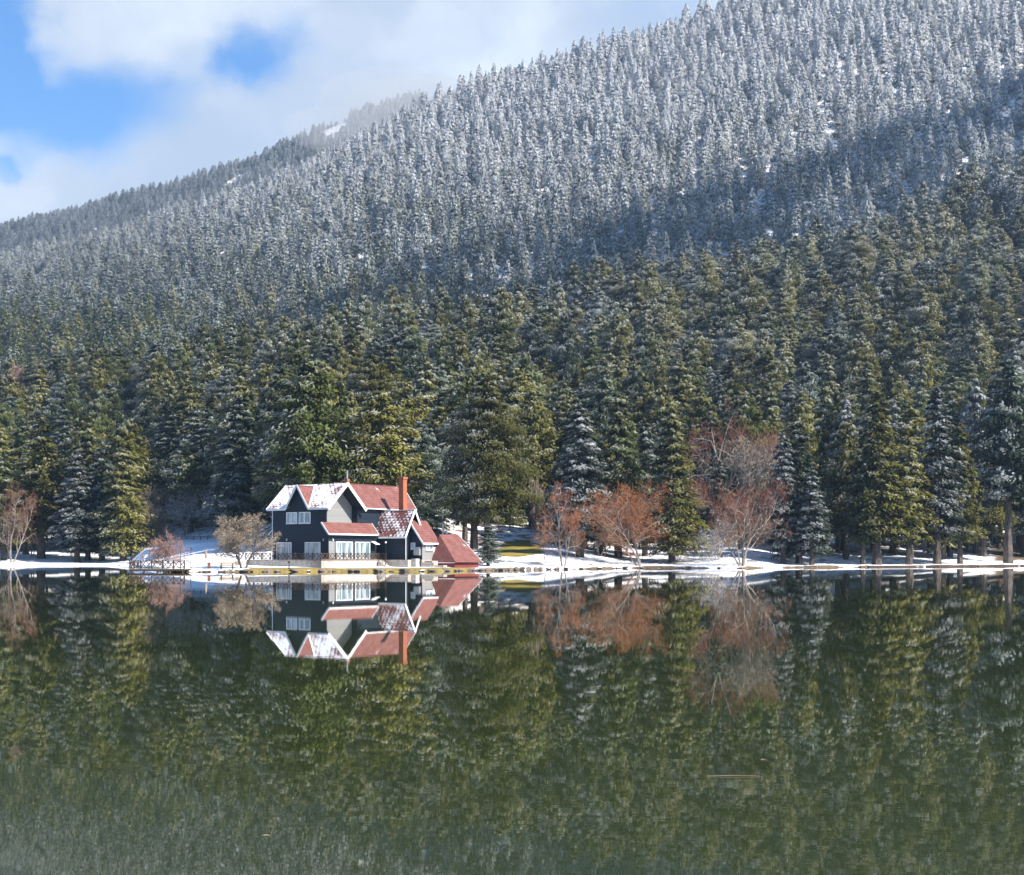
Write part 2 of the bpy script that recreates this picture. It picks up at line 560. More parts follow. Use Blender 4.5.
# explicit trees of the lake shore and the forest's front rank: column, distance, row of the top, width in px, kind, tone, label
EXPL = [
    (4, 318, 452, 44, 0, 1, 'dark-trunked fir at the far bay behind the bare reddish tree'),
    (41, 322, 415, 58, 4, 0, 'olive fir with a pale pinkish trunk on the far bay snow'),
    (64, 350, 428, 42, 0, 2, 'bluish fir standing back on the snowy rise of the far bay'),
    (77, 312, 452, 46, 0, 4, 'frosted bluish fir with a thin black trunk on the far bay bank'),
    (88, 318, 424, 50, 1, 1, 'tall green fir with a sunlit trunk on the far bay bank'),
    (102, 314, 440, 42, 4, 2, 'dark fir pressed behind the olive front fir of the far bay'),
    (123, 308, 443, 54, 1, 0, 'broad sunlit olive fir nearest the fishing deck on the bay'),
    (22, 345, 420, 56, 1, 1, 'green fir behind the bare reddish tree at the bay'),
    (240, 282, 398, 62, 0, 2, 'tall dark fir rising behind the round tan bare tree'),
    (205, 328, 420, 58, 1, 2, 'snow-dusted dark fir above the road railing'),
    (170, 338, 412, 56, 0, 2, 'dark fir above the two walkers on the road'),
    (290, 255, 425, 58, 2, 0, 'round olive pine rising behind the left gable'),
    (350, 256, 392, 54, 3, 0, 'olive broad-topped conifer rising behind the gable with the flue'),
    (398, 254, 404, 54, 0, 1, 'green fir rising directly above the tall brick chimney'),
    (425, 268, 420, 58, 1, 2, 'dark fir between the tall chimney and the huge conifer'),
    (487, 224, 376, 88, 3, 3, 'huge broad dark olive conifer behind the low red side roof'),
    (488, 202, 522, 28, 1, 2, 'small snowy blue spruce beside the low red side roof'),
    (532, 292, 395, 58, 2, 0, 'olive pine rising behind the huge conifer and the yellow-green lawn'),
    (580, 238, 405, 62, 0, 4, 'dark snow-laced fir behind the slender bare tree'),
    (618, 250, 384, 62, 1, 1, 'tall green fir behind the orange bare tree'),
    (672, 243, 408, 62, 1, 0, 'olive cone-shaped fir between the orange and red bare trees'),
    (600, 252, 440, 44, 4, 1, 'shorter green fir squeezed between two taller firs behind the orange tree'),
    (645, 258, 420, 44, 0, 2, 'bluish fir directly behind the orange bare tree crown'),
    (783, 250, 432, 44, 0, 4, 'frosted bluish fir next to the red lakeside tree'),
    (799, 253, 424, 60, 1, 2, 'dark heavy fir beside the red lakeside tree, trunk in shade'),
    (812, 247, 468, 38, 0, 4, 'small bluish fir standing forward on the shaded snow'),
    (824, 288, 384, 54, 0, 1, 'tall green fir rising above the small bluish forward fir'),
    (846, 276, 400, 50, 4, 4, 'snowy bluish fir with a thin bare trunk in the right stand'),
    (863, 254, 432, 34, 4, 1, 'slim fir with a thin trunk left of the tall snowy-olive fir'),
    (877, 255, 392, 68, 4, 0, 'tall snowy-olive fir with the thick black trunk at the water edge'),
    (893, 290, 402, 50, 0, 4, 'frosted fir set back behind the thick-trunked snowy-olive fir'),
    (909, 260, 438, 48, 4, 0, 'shorter olive fir leaning over the shaded right bank'),
    (937, 264.5, 388, 60, 4, 4, 'tall snow-speckled green fir in the middle of the right stand'),
    (950, 288, 396, 48, 0, 2, 'bluish fir half hidden behind the snow-speckled green fir'),
    (960, 269, 424, 44, 4, 0, 'olive-tipped fir on the right bank with its trunk at the water'),
    (976, 305, 380, 58, 1, 4, 'frosted fir behind the gap left of the largest right-edge pine'),
    (1008, 281, 366, 78, 5, 2, 'large right-edge pine with a stout reddish trunk on the bank'),
    (1024, 305, 384, 58, 0, 2, 'bluish fir cut by the right edge of the view'),
    (720, 255, 462, 30, 0, 2, 'small dark fir in front of the big spreading bare tree, left of two'),
    (788, 262, 440, 40, 1, 2, 'bluish fir in front of the big spreading bare tree, right of two'),
    (738, 300, 395, 50, 2, 1, 'green pine rising behind the big red-topped bare tree'),
    (708, 292, 405, 46, 0, 2, 'bluish fir rising left of the big red-topped bare tree'),
    (770, 300, 385, 54, 1, 1, 'green fir rising right of the big red-topped bare tree'),
]
trees = []      # x, y, height, width scale, kind index, tone, rotation, label
for px, y, top, wpx, kd, tone, lab in EXPL:
    p = at(px, y)
    H = CH + (HY - top) / F * y - p.z
    wsc = (wpx / F * y / 2) / NEAR[kd][3]
    trees.append([p.x, p.y, p.z, H, wsc * 1.27, kd, tone, rng.uniform(0, 6.28), lab])


# ------------------------------------------------------------------ scatter the forest
def smin(px):
    """How far behind the shore the closed forest begins."""
    return np.interp(px, [-900, 0, 130, 150, 160, 225, 300, 430, 480, 550, 560, 620, 700, 770, 780, 1024, 2000],
                     [22, 26, 34, 105, 142, 134, 58, 52, 58, 62, 45, 38, 50, 42, 22, 16, 16])


def scatter(x0, x1, y0, y1, step, jit=0.42):
    xs = np.arange(x0, x1, step)
    ys = np.arange(y0, y1, step)
    X, Y = np.meshgrid(xs, ys)
    X = X + (np.arange(len(ys)) % 2)[:, None] * step / 2
    X = X + rng.uniform(-jit, jit, X.shape) * step
    Y = Y + rng.uniform(-jit, jit, Y.shape) * step
    return X.ravel(), Y.ravel()


X, Y = scatter(-380, 420, 225, 720, 11.0)
p = px_of(X, Y)
s = shore_s(X, Y)
yr = np.interp(p, RK, RY)
keep = (p > -230) & (p < 1330) & (s > smin(p)) & (Y < yr + 60)
# the big red bare tree and its snowy neighbours stand in a small opening
keep &= ~((np.abs(p - 735) < 52) & (Y < 285))
keep &= ~((np.abs(p - 521) < 30) & (Y < 300))
for t in trees:
    keep &= (X - t[0]) ** 2 + (Y - t[1]) ** 2 > 16
X, Y = X[keep], Y[keep]
Z = ground(X, Y)
near_n = len(X)
cand = []
for x, y, z in zip(X, Y, Z):
    H = rng.uniform(19, 33) * (0.9 if y > 560 else 1.0)
    if rng.random() < 0.12:
        H *= 0.72
    kd = int(rng.choice([0, 1, 2, 2, 3, 6, 6, 6, 7, 7]))
    tone = int(rng.choice([0, 0, 0, 1, 1, 2]))
    cand.append([x, y, z - 0.2, H, rng.uniform(1.15, 2.0), kd, tone, rng.uniform(0, 6.28), None])

# which of them show: paint plain silhouettes front to back on a half-size raster
W2, H2 = 512, 438
mask = np.zeros((H2, W2), bool)
order = sorted(range(len(trees) + len(cand)), key=lambda i: (trees + cand)[i][1])
allt = trees + cand
shown = np.zeros(len(allt), int)
for i in order:
    x, y, z, H, ws, kd = allt[i][:6]
    if y > 560:
        break
    top = (HY - (z + H - CH) * F / y) / 2
    bot = (HY - (z + 0.14 * H - CH) * F / y) / 2
    cx = px_of(x, y) / 2
    hw = NEAR[kd][3] * ws * F / y / 2
    r0, r1 = max(int(top), 0), min(int(bot), H2 - 1)
    if kd not in (2, 3, 5, 6, 7):
        prof = lambda t: t
    else:
        prof = lambda t: min(1.0, t * 1.8) ** 0.6
    for r in range(r0, r1 + 1):
        w = hw * prof(max(0.0, (r - top) / max(bot - top, 1)))
        a, b = max(int(cx - w), 0), min(int(cx + w) + 1, W2)
        if b > a:
            seg = mask[r, a:b]
            shown[i] += (~seg).sum()
            seg[:] = True
vis = sorted(range(len(trees), len(allt)), key=lambda i: -shown[i])[:300 - len(trees)]
vis_set = set(vis)
individual = [t for t in trees] + [allt[i] for i in vis]
rest = [allt[i] for i in range(len(trees), len(allt)) if i not in vis_set]

# labels for the individual trees of the lower forest
ZONES = [(-999, 70, 'above the bare reddish tree at the bay'), (70, 145, 'above the olive firs of the bay'), (145, 222, 'above the road railing'),
         (222, 272, 'above the round tan bare tree'), (272, 340, 'above the two white gables'), (340, 395, 'above the long red roof'),
         (395, 440, 'above the tall chimney'), (440, 492, 'above the huge conifer, left half'), (492, 548, 'above the huge conifer, right half'),
         (548, 590, 'above the slender bare tree'), (590, 645, 'above the orange bare tree'), (645, 692, 'above the olive cone-shaped fir'),
         (692, 745, 'above the red-topped tree, left half'), (745, 797, 'above the red-topped tree, right half'),
         (797, 850, 'above the small bluish forward fir'), (850, 905, 'above the thick-trunked snowy-olive fir'),
         (905, 960, 'above the snow-speckled green fir'), (960, 2999, 'above the large right-edge pine')]
KNAME = ['fir', 'fir', 'pine', 'broad conifer', 'fir', 'pine', 'round pine', 'round pine']
ORD = ['leftmost', 'second from left', 'third from left', 'fourth from left', 'fifth from left', 'sixth from left', 'seventh from left', 'eighth from left']
NUMW = ['', 'one', 'two', 'three', 'four', 'five', 'six', 'seven', 'eight']
groups = {}
for t in individual:
    if t[8] is None:
        px = px_of(t[0], t[1])
        top = HY - (t[2] + t[3] - CH) * F / t[1]
        zone = [q for q in ZONES if q[0] <= px < q[1]][0][2]
        row = 'foremost' if top > 432 else 'low' if top > 402 else 'partway up' if top > 372 else 'midway up' if top > 345 else 'high up'
        base = '%s %s %s %s' % (TONES[t[6]], KNAME[t[5]], row, zone)
        groups.setdefault(base, []).append((px, t))
for base, lst in groups.items():
    lst.sort(key=lambda q: q[0])
    for k, (px, t) in enumerate(lst):
        t[8] = base if len(lst) == 1 else '%s of %s: %s' % ('rightmost' if k == len(lst) - 1 else ORD[min(k, 7)], NUMW[min(len(lst), 8)], base.replace('small bluish forward', 'small forward').replace('the thick-trunked', 'thick-trunked').replace('above the snow-speckled', 'above snow-speckled').replace('above the large', 'above large').replace('above the bare reddish tree at the bay', 'above the reddish bay tree').replace('above the olive firs of the bay', 'above the olive bay firs').replace('partway up', 'partway').replace('above the round tan bare tree', 'above the round tan tree'))

CNAME = {'fir': 'fir_tree', 'pine': 'pine_tree', 'broad': 'fir_tree'}
for x, y, z, H, ws, kd, tone, rz, lab in individual:
    st, crowns, trunk, rad = NEAR[kd]
    k = H / UNIT
    root = empty('conifer_tree', (x, y, z), rz, (ws, ws, k))
    tag(root, lab, 'tree', 'conifers of the lake shore and the lower forest')
    link('trunk', trunk, root)
    link('crown', crowns[tone], root)

# the mountain forest: everything else, one object
pts, var, scl, rot = [], [], [], []
for x, y, z, H, ws, kd, tone, rz, lab in rest:
    st = NEAR[kd][0]
    v = MID[tone * 3 + {'fir': 0, 'pine': 1, 'broad': 1, 'round': 2}[st]]
    k = H / UNIT
    pts.append((x, y, z)); var.append(v); scl.append((ws, ws, k)); rot.append(rz)


def add_far(x0, x1, y0, y1, step, cond, hmin, hmax):
    X, Y = scatter(x0, x1, y0, y1, step)
    p = px_of(X, Y)
    ok = cond(p, X, Y)
    X, Y, p = X[ok], Y[ok], p[ok]
    Z = ground(X, Y)
    for x, y, z in zip(X, Y, Z):
        H = rng.uniform(hmin, hmax) * float(np.interp(px_of(x, y), [150, 400], [0.72, 1.0]))
        if rng.random() < 0.12:
            H *= 0.65
        tone = int(rng.choice([0, 1, 2, 3])) if z < 150 else int(rng.choice([1, 3, 3, 3]))
        v = (RIDGE[int(rng.choice([0, 0, 1, 1, 2]))] if y > 1500 else FAR[tone * 3 + int(rng.choice([0, 0, 1, 1, 2]))])
        w = rng.uniform(0.9, 1.35)
        pts.append((x, y, z - 0.3)); var.append(v); scl.append((w, w, H / 20.0)); rot.append(rng.uniform(0, 6.28))


def main_zone(p, X, Y):
    yr = np.interp(p, RK, RY)
    ym = np.interp(p, MK, MY)
    gap = wob(X, Y, 30.0, 0.9, 2.0) > 1.62
    return (p > -160) & (p < 1200) & (Y > yr + 50) & (Y < ym + 60)


def far_zone(p, X, Y):
    ym = np.interp(p, MK, MY)
    ok = (p > -160) & (p < 500) & (Y > 1560) & (Y < 2110)
    for cx, cy, rx, ry in ((-392, 1990, 13, 24), (-255, 2030, 20, 40), (-330, 1980, 8, 16)):
        ok &= ((X - cx) / rx) ** 2 + ((Y - cy) / ry) ** 2 > 1
    return ok


add_far(-760, 860, 560, 1420, 10.6, main_zone, 17, 28.0)
add_far(-1100, 60, 1560, 2115, 9.0, far_zone, 15.0, 24.0)

fm = bpy.data.meshes.new('mountain_forest')
fm.from_pydata([tuple(map(float, q)) for q in pts], [], [])
a = fm.attributes.new('variant', 'INT', 'POINT'); a.data.foreach_set('value', np.array(var, dtype=np.int32))
a = fm.attributes.new('size', 'FLOAT_VECTOR', 'POINT'); a.data.foreach_set('vector', np.array(scl, dtype=np.float32).ravel())
rv = np.zeros((len(rot), 3), np.float32); rv[:, 2] = rot
a = fm.attributes.new('turn', 'FLOAT_VECTOR', 'POINT'); a.data.foreach_set('vector', rv.ravel())
forest = link('mountain_forest', fm)
tag(forest, 'dense frosted conifer forest covering the mountainside', 'forest', kind='stuff')
ng = bpy.data.node_groups.new('forest_trees', 'GeometryNodeTree')
ng.interface.new_socket('Geometry', in_out='INPUT', socket_type='NodeSocketGeometry')
ng.interface.new_socket('Geometry', in_out='OUTPUT', socket_type='NodeSocketGeometry')
gi, go = ng.nodes.new('NodeGroupInput'), ng.nodes.new('NodeGroupOutput')
iop = ng.nodes.new('GeometryNodeInstanceOnPoints')
ci = ng.nodes.new('GeometryNodeCollectionInfo')
ci.inputs['Collection'].default_value = proto_col
ci.inputs['Separate Children'].default_value = True
ci.inputs['Reset Children'].default_value = True


def named(nm, ty):
    nd = ng.nodes.new('GeometryNodeInputNamedAttribute')
    nd.data_type = ty
    nd.inputs[0].default_value = nm
    return nd.outputs[0]


ng.links.new(gi.outputs[0], iop.inputs['Points'])
ng.links.new(ci.outputs[0], iop.inputs['Instance'])
iop.inputs['Pick Instance'].default_value = True
ng.links.new(named('variant', 'INT'), iop.inputs['Instance Index'])
ng.links.new(named('turn', 'FLOAT_VECTOR'), iop.inputs['Rotation'])
ng.links.new(named('size', 'FLOAT_VECTOR'), iop.inputs['Scale'])
ng.links.new(iop.outputs[0], go.inputs[0])
md = forest.modifiers.new('trees', 'NODES')
md.node_group = ng
print('forest instances', len(pts), 'individual', len(individual))

# ------------------------------------------------------------------ terrain mesh
ug = np.concatenate([np.linspace(-1.3, -0.46, 60, endpoint=False), np.linspace(-0.46, 0.46, 420), np.linspace(0.46, 1.3, 60)[1:]])
yg = np.concatenate([np.arange(120, 165, 5.0), np.arange(165, 312, 0.7), np.arange(312, 420, 3.0), np.arange(420, 1500, 12.0), np.arange(1500, 2400, 25.0), np.arange(2400, 4200, 150.0)])
U, YY = np.meshgrid(ug, yg)
XX = U * YY
ZZ = ground(XX, YY)
nu, ny = len(ug), len(yg)
me = bpy.data.meshes.new('terrain')
V = np.stack([XX.ravel(), YY.ravel(), ZZ.ravel()], 1)
idx = np.arange(nu * ny).reshape(ny, nu)
Fq = np.stack([idx[:-1, :-1].ravel(), idx[:-1, 1:].ravel(), idx[1:, 1:].ravel(), idx[1:, :-1].ravel()], 1)
me.vertices.add(len(V)); me.vertices.foreach_set('co', V.ravel().astype(np.float32))
me.loops.add(Fq.size); me.loops.foreach_set('vertex_index', Fq.ravel().astype(np.int32))
me.polygons.add(len(Fq)); me.polygons.foreach_set('loop_start', np.arange(0, Fq.size, 4, dtype=np.int32)); me.polygons.foreach_set('loop_total', np.full(len(Fq), 4, dtype=np.int32))
me.polygons.foreach_set('use_smooth', np.ones(len(Fq), bool))
P_ = px_of(XX, YY)
S_ = shore_s(XX, YY)
# how much bare soil, dry grass or litter shows through the snow
lit = np.clip((S_ - smin(P_) + 25) / 40, 0, 1) * 0.55
lit = np.maximum(lit, np.clip((S_ - 1.0) / 4, 0, 1) * np.where(P_ > 470, 0.47, 0.36) * (P_ > 150) * (S_ < 60))
lit = np.maximum(lit, np.clip((0.95 - S_) / 0.3, 0, 1) * 0.8 * (P_ > 145))
lit = np.maximum(lit, np.clip((P_ - 500) / 30, 0, 1) * np.clip((765 - P_) / 30, 0, 1) * np.clip(1 - np.abs((S_ - 11) / 2.2) ** 2, 0, 1) * 0.62)
lit = np.maximum(lit, np.clip((P_ - 960) / 40, 0, 1) * np.clip((S_ - 12) / 6, 0, 1) * 0.75 * (S_ < 60))
gr = np.clip(1 - np.abs((P_ - 358) / 130) ** 6, 0, 1) * np.clip(1.25 - S_ / 6.5, 0, 1) * np.clip((P_ - 232) / 20, 0, 1)
lawn = np.clip(1.35 - ((P_ - 519 + 3 * np.sin(YY / 3.0)) / 27) ** 2 * 0.9 - ((YY - 250 - 3 * np.sin(XX / 2.0)) / 25) ** 2 * 0.9, 0, 1)
for nm, arr in (('litter', lit), ('bank_grass', gr), ('lawn_grass', lawn)):
    a = me.attributes.new(nm, 'FLOAT', 'POINT'); a.data.foreach_set('value', arr.ravel().astype(np.float32))
me.update(calc_edges=True)
m, nt, b = new_mat('snowy_ground')
N = NT(nt)
pos = N.pos()
n1 = N.noise(pos, 0.35, 5.0, 0.6)
n2 = N.noise(pos, 2.6, 3.0)
soil = N.mix(N.ramp(n2, 0.35, 0.65), (0.075, 0.05, 0.035, 1), (0.19, 0.14, 0.09, 1))
snow = N.mix(N.ramp(n2, 0.3, 0.7), (0.80, 0.82, 0.86, 1), (0.88, 0.90, 0.93, 1))
f = N.math('MULTIPLY', N.math('SUBTRACT', N.math('ADD', n1, N.math('MULTIPLY', N.math('SUBTRACT', n2, 0.5), 0.4)), N.math('SUBTRACT', 1.0, N.attr('litter'))), 7.0, clamp=True)
cgr = N.mix(f, snow, soil)
grass = N.mix(N.ramp(n2, 0.35, 0.65), (0.16, 0.13, 0.035, 1), (0.30, 0.22, 0.08, 1))
g1 = N.math('MULTIPLY', N.math('SUBTRACT', N.math('ADD', N.math('MULTIPLY', n1, 0.7), N.attr('bank_grass')), 0.62), 5.0, clamp=True)
cgr = N.mix(g1, cgr, grass)
lawnc = N.mix(N.ramp(n1, 0.4, 0.6), (0.15, 0.15, 0.025, 1), (0.30, 0.22, 0.06, 1))
g2 = N.math('MULTIPLY', N.math('SUBTRACT', N.math('ADD', N.math('MULTIPLY', n1, 0.5), N.attr('lawn_grass')), 0.72), 6.0, clamp=True)
cgr = N.mix(g2, cgr, lawnc)
N.put(b.inputs['Base Color'], cgr)
b.inputs['Roughness'].default_value = 0.85
b.inputs['Specular IOR Level'].default_value = 0.2
N.bump(b, N.noise(pos, 1.6, 6.0, 0.6), 0.8, 0.25)
me.materials.append(m)
terrain = link('terrain', me)
tag(terrain, kind='structure')

# ------------------------------------------------------------------ lake
m, nt, b = new_mat('lake_water')
N = NT(nt)
b.inputs['Base Color'].default_value = (0.022, 0.031, 0.008, 1)
b.inputs['Roughness'].default_value = 0.012
b.inputs['IOR'].default_value = 1.68
mp = N.n('ShaderNodeMapping'); nt.links.new(N.pos(), mp.inputs[0])
mp.inputs['Scale'].default_value = (0.8, 1.5, 1.0)
w1 = N.noise(mp.outputs[0], 1.7, 3.0, 0.6)
w2 = N.noise(mp.outputs[0], 0.35, 2.0, 0.5)
mp2 = N.n('ShaderNodeMapping'); nt.links.new(N.pos(), mp2.inputs[0]); mp2.inputs['Scale'].default_value = (0.25, 1.0, 1.0)
patch = N.ramp(N.noise(mp2.outputs[0], 0.14, 3.0), 0.38, 0.68, 0.25, 1.9)
N.bump(b, N.math('ADD', N.math('MULTIPLY', N.math('MULTIPLY', w1, patch), 0.00026), N.math('MULTIPLY', w2, 0.00032)), 1.0, 1.0)
wb = MB()
wb.face([(-3000, -1500, 0), (3000, -1500, 0), (3000, 600, 0), (-3000, 600, 0)])
lake = wb.build('lake', m)
tag(lake, kind='structure')

# ------------------------------------------------------------------ building materials
def boards(name, c, c2, pitch=0.18, rough=0.65):
    m, nt, b = new_mat(name)
    N = NT(nt)
    sp_ = N.n('ShaderNodeSeparateXYZ'); nt.links.new(N.obj(), sp_.inputs[0])
    zz = N.math('DIVIDE', sp_.outputs[2], pitch)
    fr = N.math('FRACT', zz)
    n = N.noise(N.obj(), 3.0, 4.0)
    wn_ = N.n('ShaderNodeTexWhiteNoise', noise_dimensions='1D'); N.put(wn_.inputs['W'], N.math('FLOOR', zz))
    f = N.math('ADD', N.math('MULTIPLY', n, 0.6), N.math('MULTIPLY', wn_.outputs[0], 0.4))
    N.put(b.inputs['Base Color'], N.mix(f, c4(c), c4(c2)))
    b.inputs['Roughness'].default_value = rough
    b.inputs['Specular IOR Level'].default_value = 0.3
    N.bump(b, fr, 0.5, 0.03)
    return m


def tiles(name, thr, speckle):
    """Red roof tiles in courses, with lying snow: thr sets how much, speckle how much follows the courses."""
    m, nt, b = new_mat(name)
    N = NT(nt)
    uv = N.n('ShaderNodeUVMap').outputs[0]
    br = N.n('ShaderNodeTexBrick'); nt.links.new(uv, br.inputs['Vector'])
    br.inputs['Scale'].default_value = 1.0; br.inputs['Brick Width'].default_value = 0.34; br.inputs['Row Height'].default_value = 0.40
    br.inputs['Mortar Size'].default_value = 0.035; br.inputs['Mortar Smooth'].default_value = 0.4
    br.inputs['Color1'].default_value = (0.195, 0.058, 0.042, 1); br.inputs['Color2'].default_value = (0.14, 0.042, 0.034, 1); br.inputs['Mortar'].default_value = (0.10, 0.028, 0.026, 1)
    su = N.n('ShaderNodeSeparateXYZ'); nt.links.new(uv, su.inputs[0])
    course = N.math('FRACT', N.math('DIVIDE', su.outputs[1], 0.40))
    colm = N.math('ABSOLUTE', N.math('SUBTRACT', N.math('FRACT', N.math('ADD', N.math('DIVIDE', su.outputs[0], 0.68), N.math('MULTIPLY', N.math('FLOOR', N.math('DIVIDE', su.outputs[1], 0.40)), 0.5))), 0.5))
    n1 = N.noise(uv, 0.42, 4.0, 0.6)
    n2 = N.noise(uv, 3.0, 2.0)
    v = N.math('ADD', N.math('MULTIPLY', n1, 1.45), N.math('MULTIPLY', N.math('SUBTRACT', n2, 0.5), 0.35))
    v = N.math('ADD', v, N.math('MULTIPLY', N.math('SUBTRACT', course, 0.5), speckle * 0.4))
    v = N.math('ADD', v, N.math('MULTIPLY', N.math('SUBTRACT', colm, 0.25), speckle))
    mask = N.math('MULTIPLY', N.math('SUBTRACT', v, thr), 6.0, clamp=True)
    fade = N.mix(N.ramp(N.noise(uv, 0.9, 5.0), 0.35, 0.7, 0.0, 0.45), br.outputs['Color'], (0.25, 0.12, 0.10, 1))
    N.put(b.inputs['Base Color'], N.mix(mask, fade, c4(SNOW)))
    b.inputs['Roughness'].default_value = 0.7
    N.bump(b, N.math('ADD', course, N.math('MULTIPLY', br.outputs['Fac'], -0.5)), 0.6, 0.04)
    return m


def masonry(name, c1, c2, mort, bw, rh, ms):
    m, nt, b = new_mat(name)
    N = NT(nt)
    sp_ = N.n('ShaderNodeSeparateXYZ'); nt.links.new(N.obj(), sp_.inputs[0])
    cb_ = N.n('ShaderNodeCombineXYZ'); N.put(cb_.inputs[0], N.math('ADD', sp_.outputs[0], sp_.outputs[1])); nt.links.new(sp_.outputs[2], cb_.inputs[1])
    br = N.n('ShaderNodeTexBrick'); nt.links.new(cb_.outputs[0], br.inputs['Vector'])
    br.inputs['Scale'].default_value = 1.0; br.inputs['Brick Width'].default_value = bw; br.inputs['Row Height'].default_value = rh; br.inputs['Mortar Size'].default_value = ms
    br.inputs['Color1'].default_value = c4(c1); br.inputs['Color2'].default_value = c4(c2); br.inputs['Mortar'].default_value = c4(mort)
    n = N.noise(N.obj(), 2.0, 4.0)
    N.put(b.inputs['Base Color'], N.mix(N.ramp(n, 0.35, 0.75, 0.0, 0.5), br.outputs['Color'], c4([q * 1.5 for q in c1])))
    b.inputs['Roughness'].default_value = 0.85
    N.bump(b, N.math('SUBTRACT', 1.0, br.outputs['Fac']), 0.6, 0.03)
    return m


M_NAVY = boards('navy_boards', (0.006, 0.013, 0.024), (0.014, 0.026, 0.045))
M_GREY = boards('pale_grey_boards', (0.20, 0.20, 0.20), (0.30, 0.30, 0.29), 0.22)
M_WHITE = plain('white_paint', (0.78, 0.78, 0.77), 0.5, 0.06)
M_CREAM = plain('white_plaster', (0.40, 0.36, 0.32), 0.8, 0.25, 2.5)
M_TILE = tiles('red_tiles', 0.94, 0.08)
M_TILESNOW = tiles('snowy_tiles', 0.55, 0.32)
M_TILEHALF = tiles('speckled_tiles', 0.70, 0.42)
M_REDSHEET = plain('dark_red_paint', (0.20, 0.04, 0.035), 0.6, 0.2)
M_BRICK = masonry('orange_brick', (0.36, 0.095, 0.042), (0.42, 0.12, 0.058), (0.33, 0.16, 0.10), 0.25, 0.08, 0.008)
M_STONE = masonry('pale_stone', (0.36, 0.30, 0.25), (0.50, 0.43, 0.37), (0.22, 0.19, 0.16), 0.55, 0.30, 0.03)
M_WOOD = plain('weathered_wood', (0.075, 0.052, 0.038), 0.8, 0.35, 3.0)
M_PALEWOOD = plain('pale_wood', (0.30, 0.23, 0.17), 0.8, 0.3, 3.0)
M_METAL = plain('grey_metal', (0.32, 0.33, 0.34), 0.45, 0.1, 4.0, 0.5)
M_BLACK = plain('black_metal', (0.012, 0.012, 0.013), 0.5, 0.2)
M_YELLOW = plain('yellow_paint', (0.55, 0.42, 0.05), 0.6, 0.15)
M_SNOWCAP = plain('lying_snow', (0.84, 0.86, 0.89), 0.8, 0.04, 1.5)


def glass(name, c, c2):
    m, nt, b = new_mat(name)
    N = NT(nt)
    mp_ = N.n('ShaderNodeMapping'); nt.links.new(N.obj(), mp_.inputs[0]); mp_.inputs['Scale'].default_value = (2.2, 2.2, 0.25)
    N.put(b.inputs['Base Color'], N.mix(N.ramp(N.noise(mp_.outputs[0], 1.0, 2.0), 0.4, 0.6), c4(c), c4(c2)))      # drawn curtains behind the pane
    b.inputs['Roughness'].default_value = 0.08
    b.inputs['Specular IOR Level'].default_value = 0.6
    return m


M_PANE = glass('window_glass', (0.16, 0.22, 0.28), (0.42, 0.50, 0.56))
M_PANEB = glass('curtained_glass', (0.13, 0.18, 0.21), (0.34, 0.38, 0.40))

# ------------------------------------------------------------------ the lake house; local x = along the front, local y = into the depth
PHI = R(35)
HX, HY0 = (326 - CX) / F * 184.0, 184.0
house = empty('lake_house', (HX, HY0, 0), -PHI)
tag(house, 'dark navy gabled house with red tiled roofs standing at the edge of the lake', 'house')


def hpart(mb, name, mats, parent=None):
    return mb.build(name, mats, parent or house)


def hquick(name, mats, *boxes, parent=None):
    mb = MB()
    for lo, hi in boxes:
        mb.box(lo, hi)
    return hpart(mb, name, mats, parent)


# walls
mb = MB()
mb.box((-9.65, 0, 0.2), (0, 0.2, 8.75)); mb.box((-9.65, 0.2, 0.2), (-9.45, 6.2, 8.7)); mb.box((-9.65, 6.2, 0.2), (0, 6.4, 8.7)); mb.box((-0.2, 0.2, 0.2), (0, 6.2, 5.2))
mb.prism([(-9.65, 0.2, 8.7), (-9.65, 6.2, 8.7), (-9.65, 3.2, 11.4)], (0.2, 0, 0))
mb.prism([(-6.7, -0.012, 8.3), (-2.8, -0.012, 8.3), (-4.75, -0.012, 11.2)], (0, 0.2, 0))
hpart(mb, 'front_wall', M_NAVY)
mb = MB()
mb.prism([(-1.0, 0.2, 5.2), (-1.0, 6.2, 5.2), (-1.0, 6.2, 8.7), (-1.0, 3.2, 11.4), (-1.0, 0.2, 8.7)], (-0.2, 0, 0)); mb.box((-0.999, 0.2, 6.1), (-0.005, 6.2, 6.3))

hpart(mb, 'gable_wall', M_GREY)
mb = MB()
mb.box((-0.25, 6.4, 0.2), (-0.02, 17.7, 8.55)); mb.box((-4.0, 6.4, 0.2), (-3.8, 17.7, 8.5)); mb.box((-3.8, 17.5, 0.2), (-0.25, 17.7, 8.5))
mb.prism([(-3.8, 17.7, 8.5), (-0.25, 17.7, 8.5), (-1.95, 17.7, 11.6)], (0, -0.2, 0))
hpart(mb, 'rear_wing_wall', M_NAVY)
mb = MB()
mb.box((0.0, -0.4, 0.2), (0.8, 9.4, 5.3))
hpart(mb, 'side_aisle_wall', M_NAVY)
mb = MB()
mb.box((0.0, 9.9, 0.2), (5.4, 10.1, 4.95)); mb.box((5.2, 10.1, 0.2), (5.4, 12.6, 5.0)); mb.box((0.0, 12.6, 0.2), (5.4, 12.8, 4.9))
mb.prism([(5.4, 9.95, 5.0), (5.4, 12.7, 5.0), (5.4, 11.3, 7.9)], (-0.2, 0, 0))
mb.prism([(5.42, 10.85, 0.2), (7.45, 10.85, 0.2), (7.45, 10.85, 4.05), (5.42, 10.85, 6.6)], (0, 0.2, 0))
hpart(mb, 'kitchen_wing_wall', M_NAVY)
hquick('porch_wall', M_GREY, ((7.3, 10.851, 1.55), (7.5, 13.9, 4.02)))
hquick('footing', M_STONE, ((7.25, 10.75, 0.0), (7.56, 14.0, 1.55)))
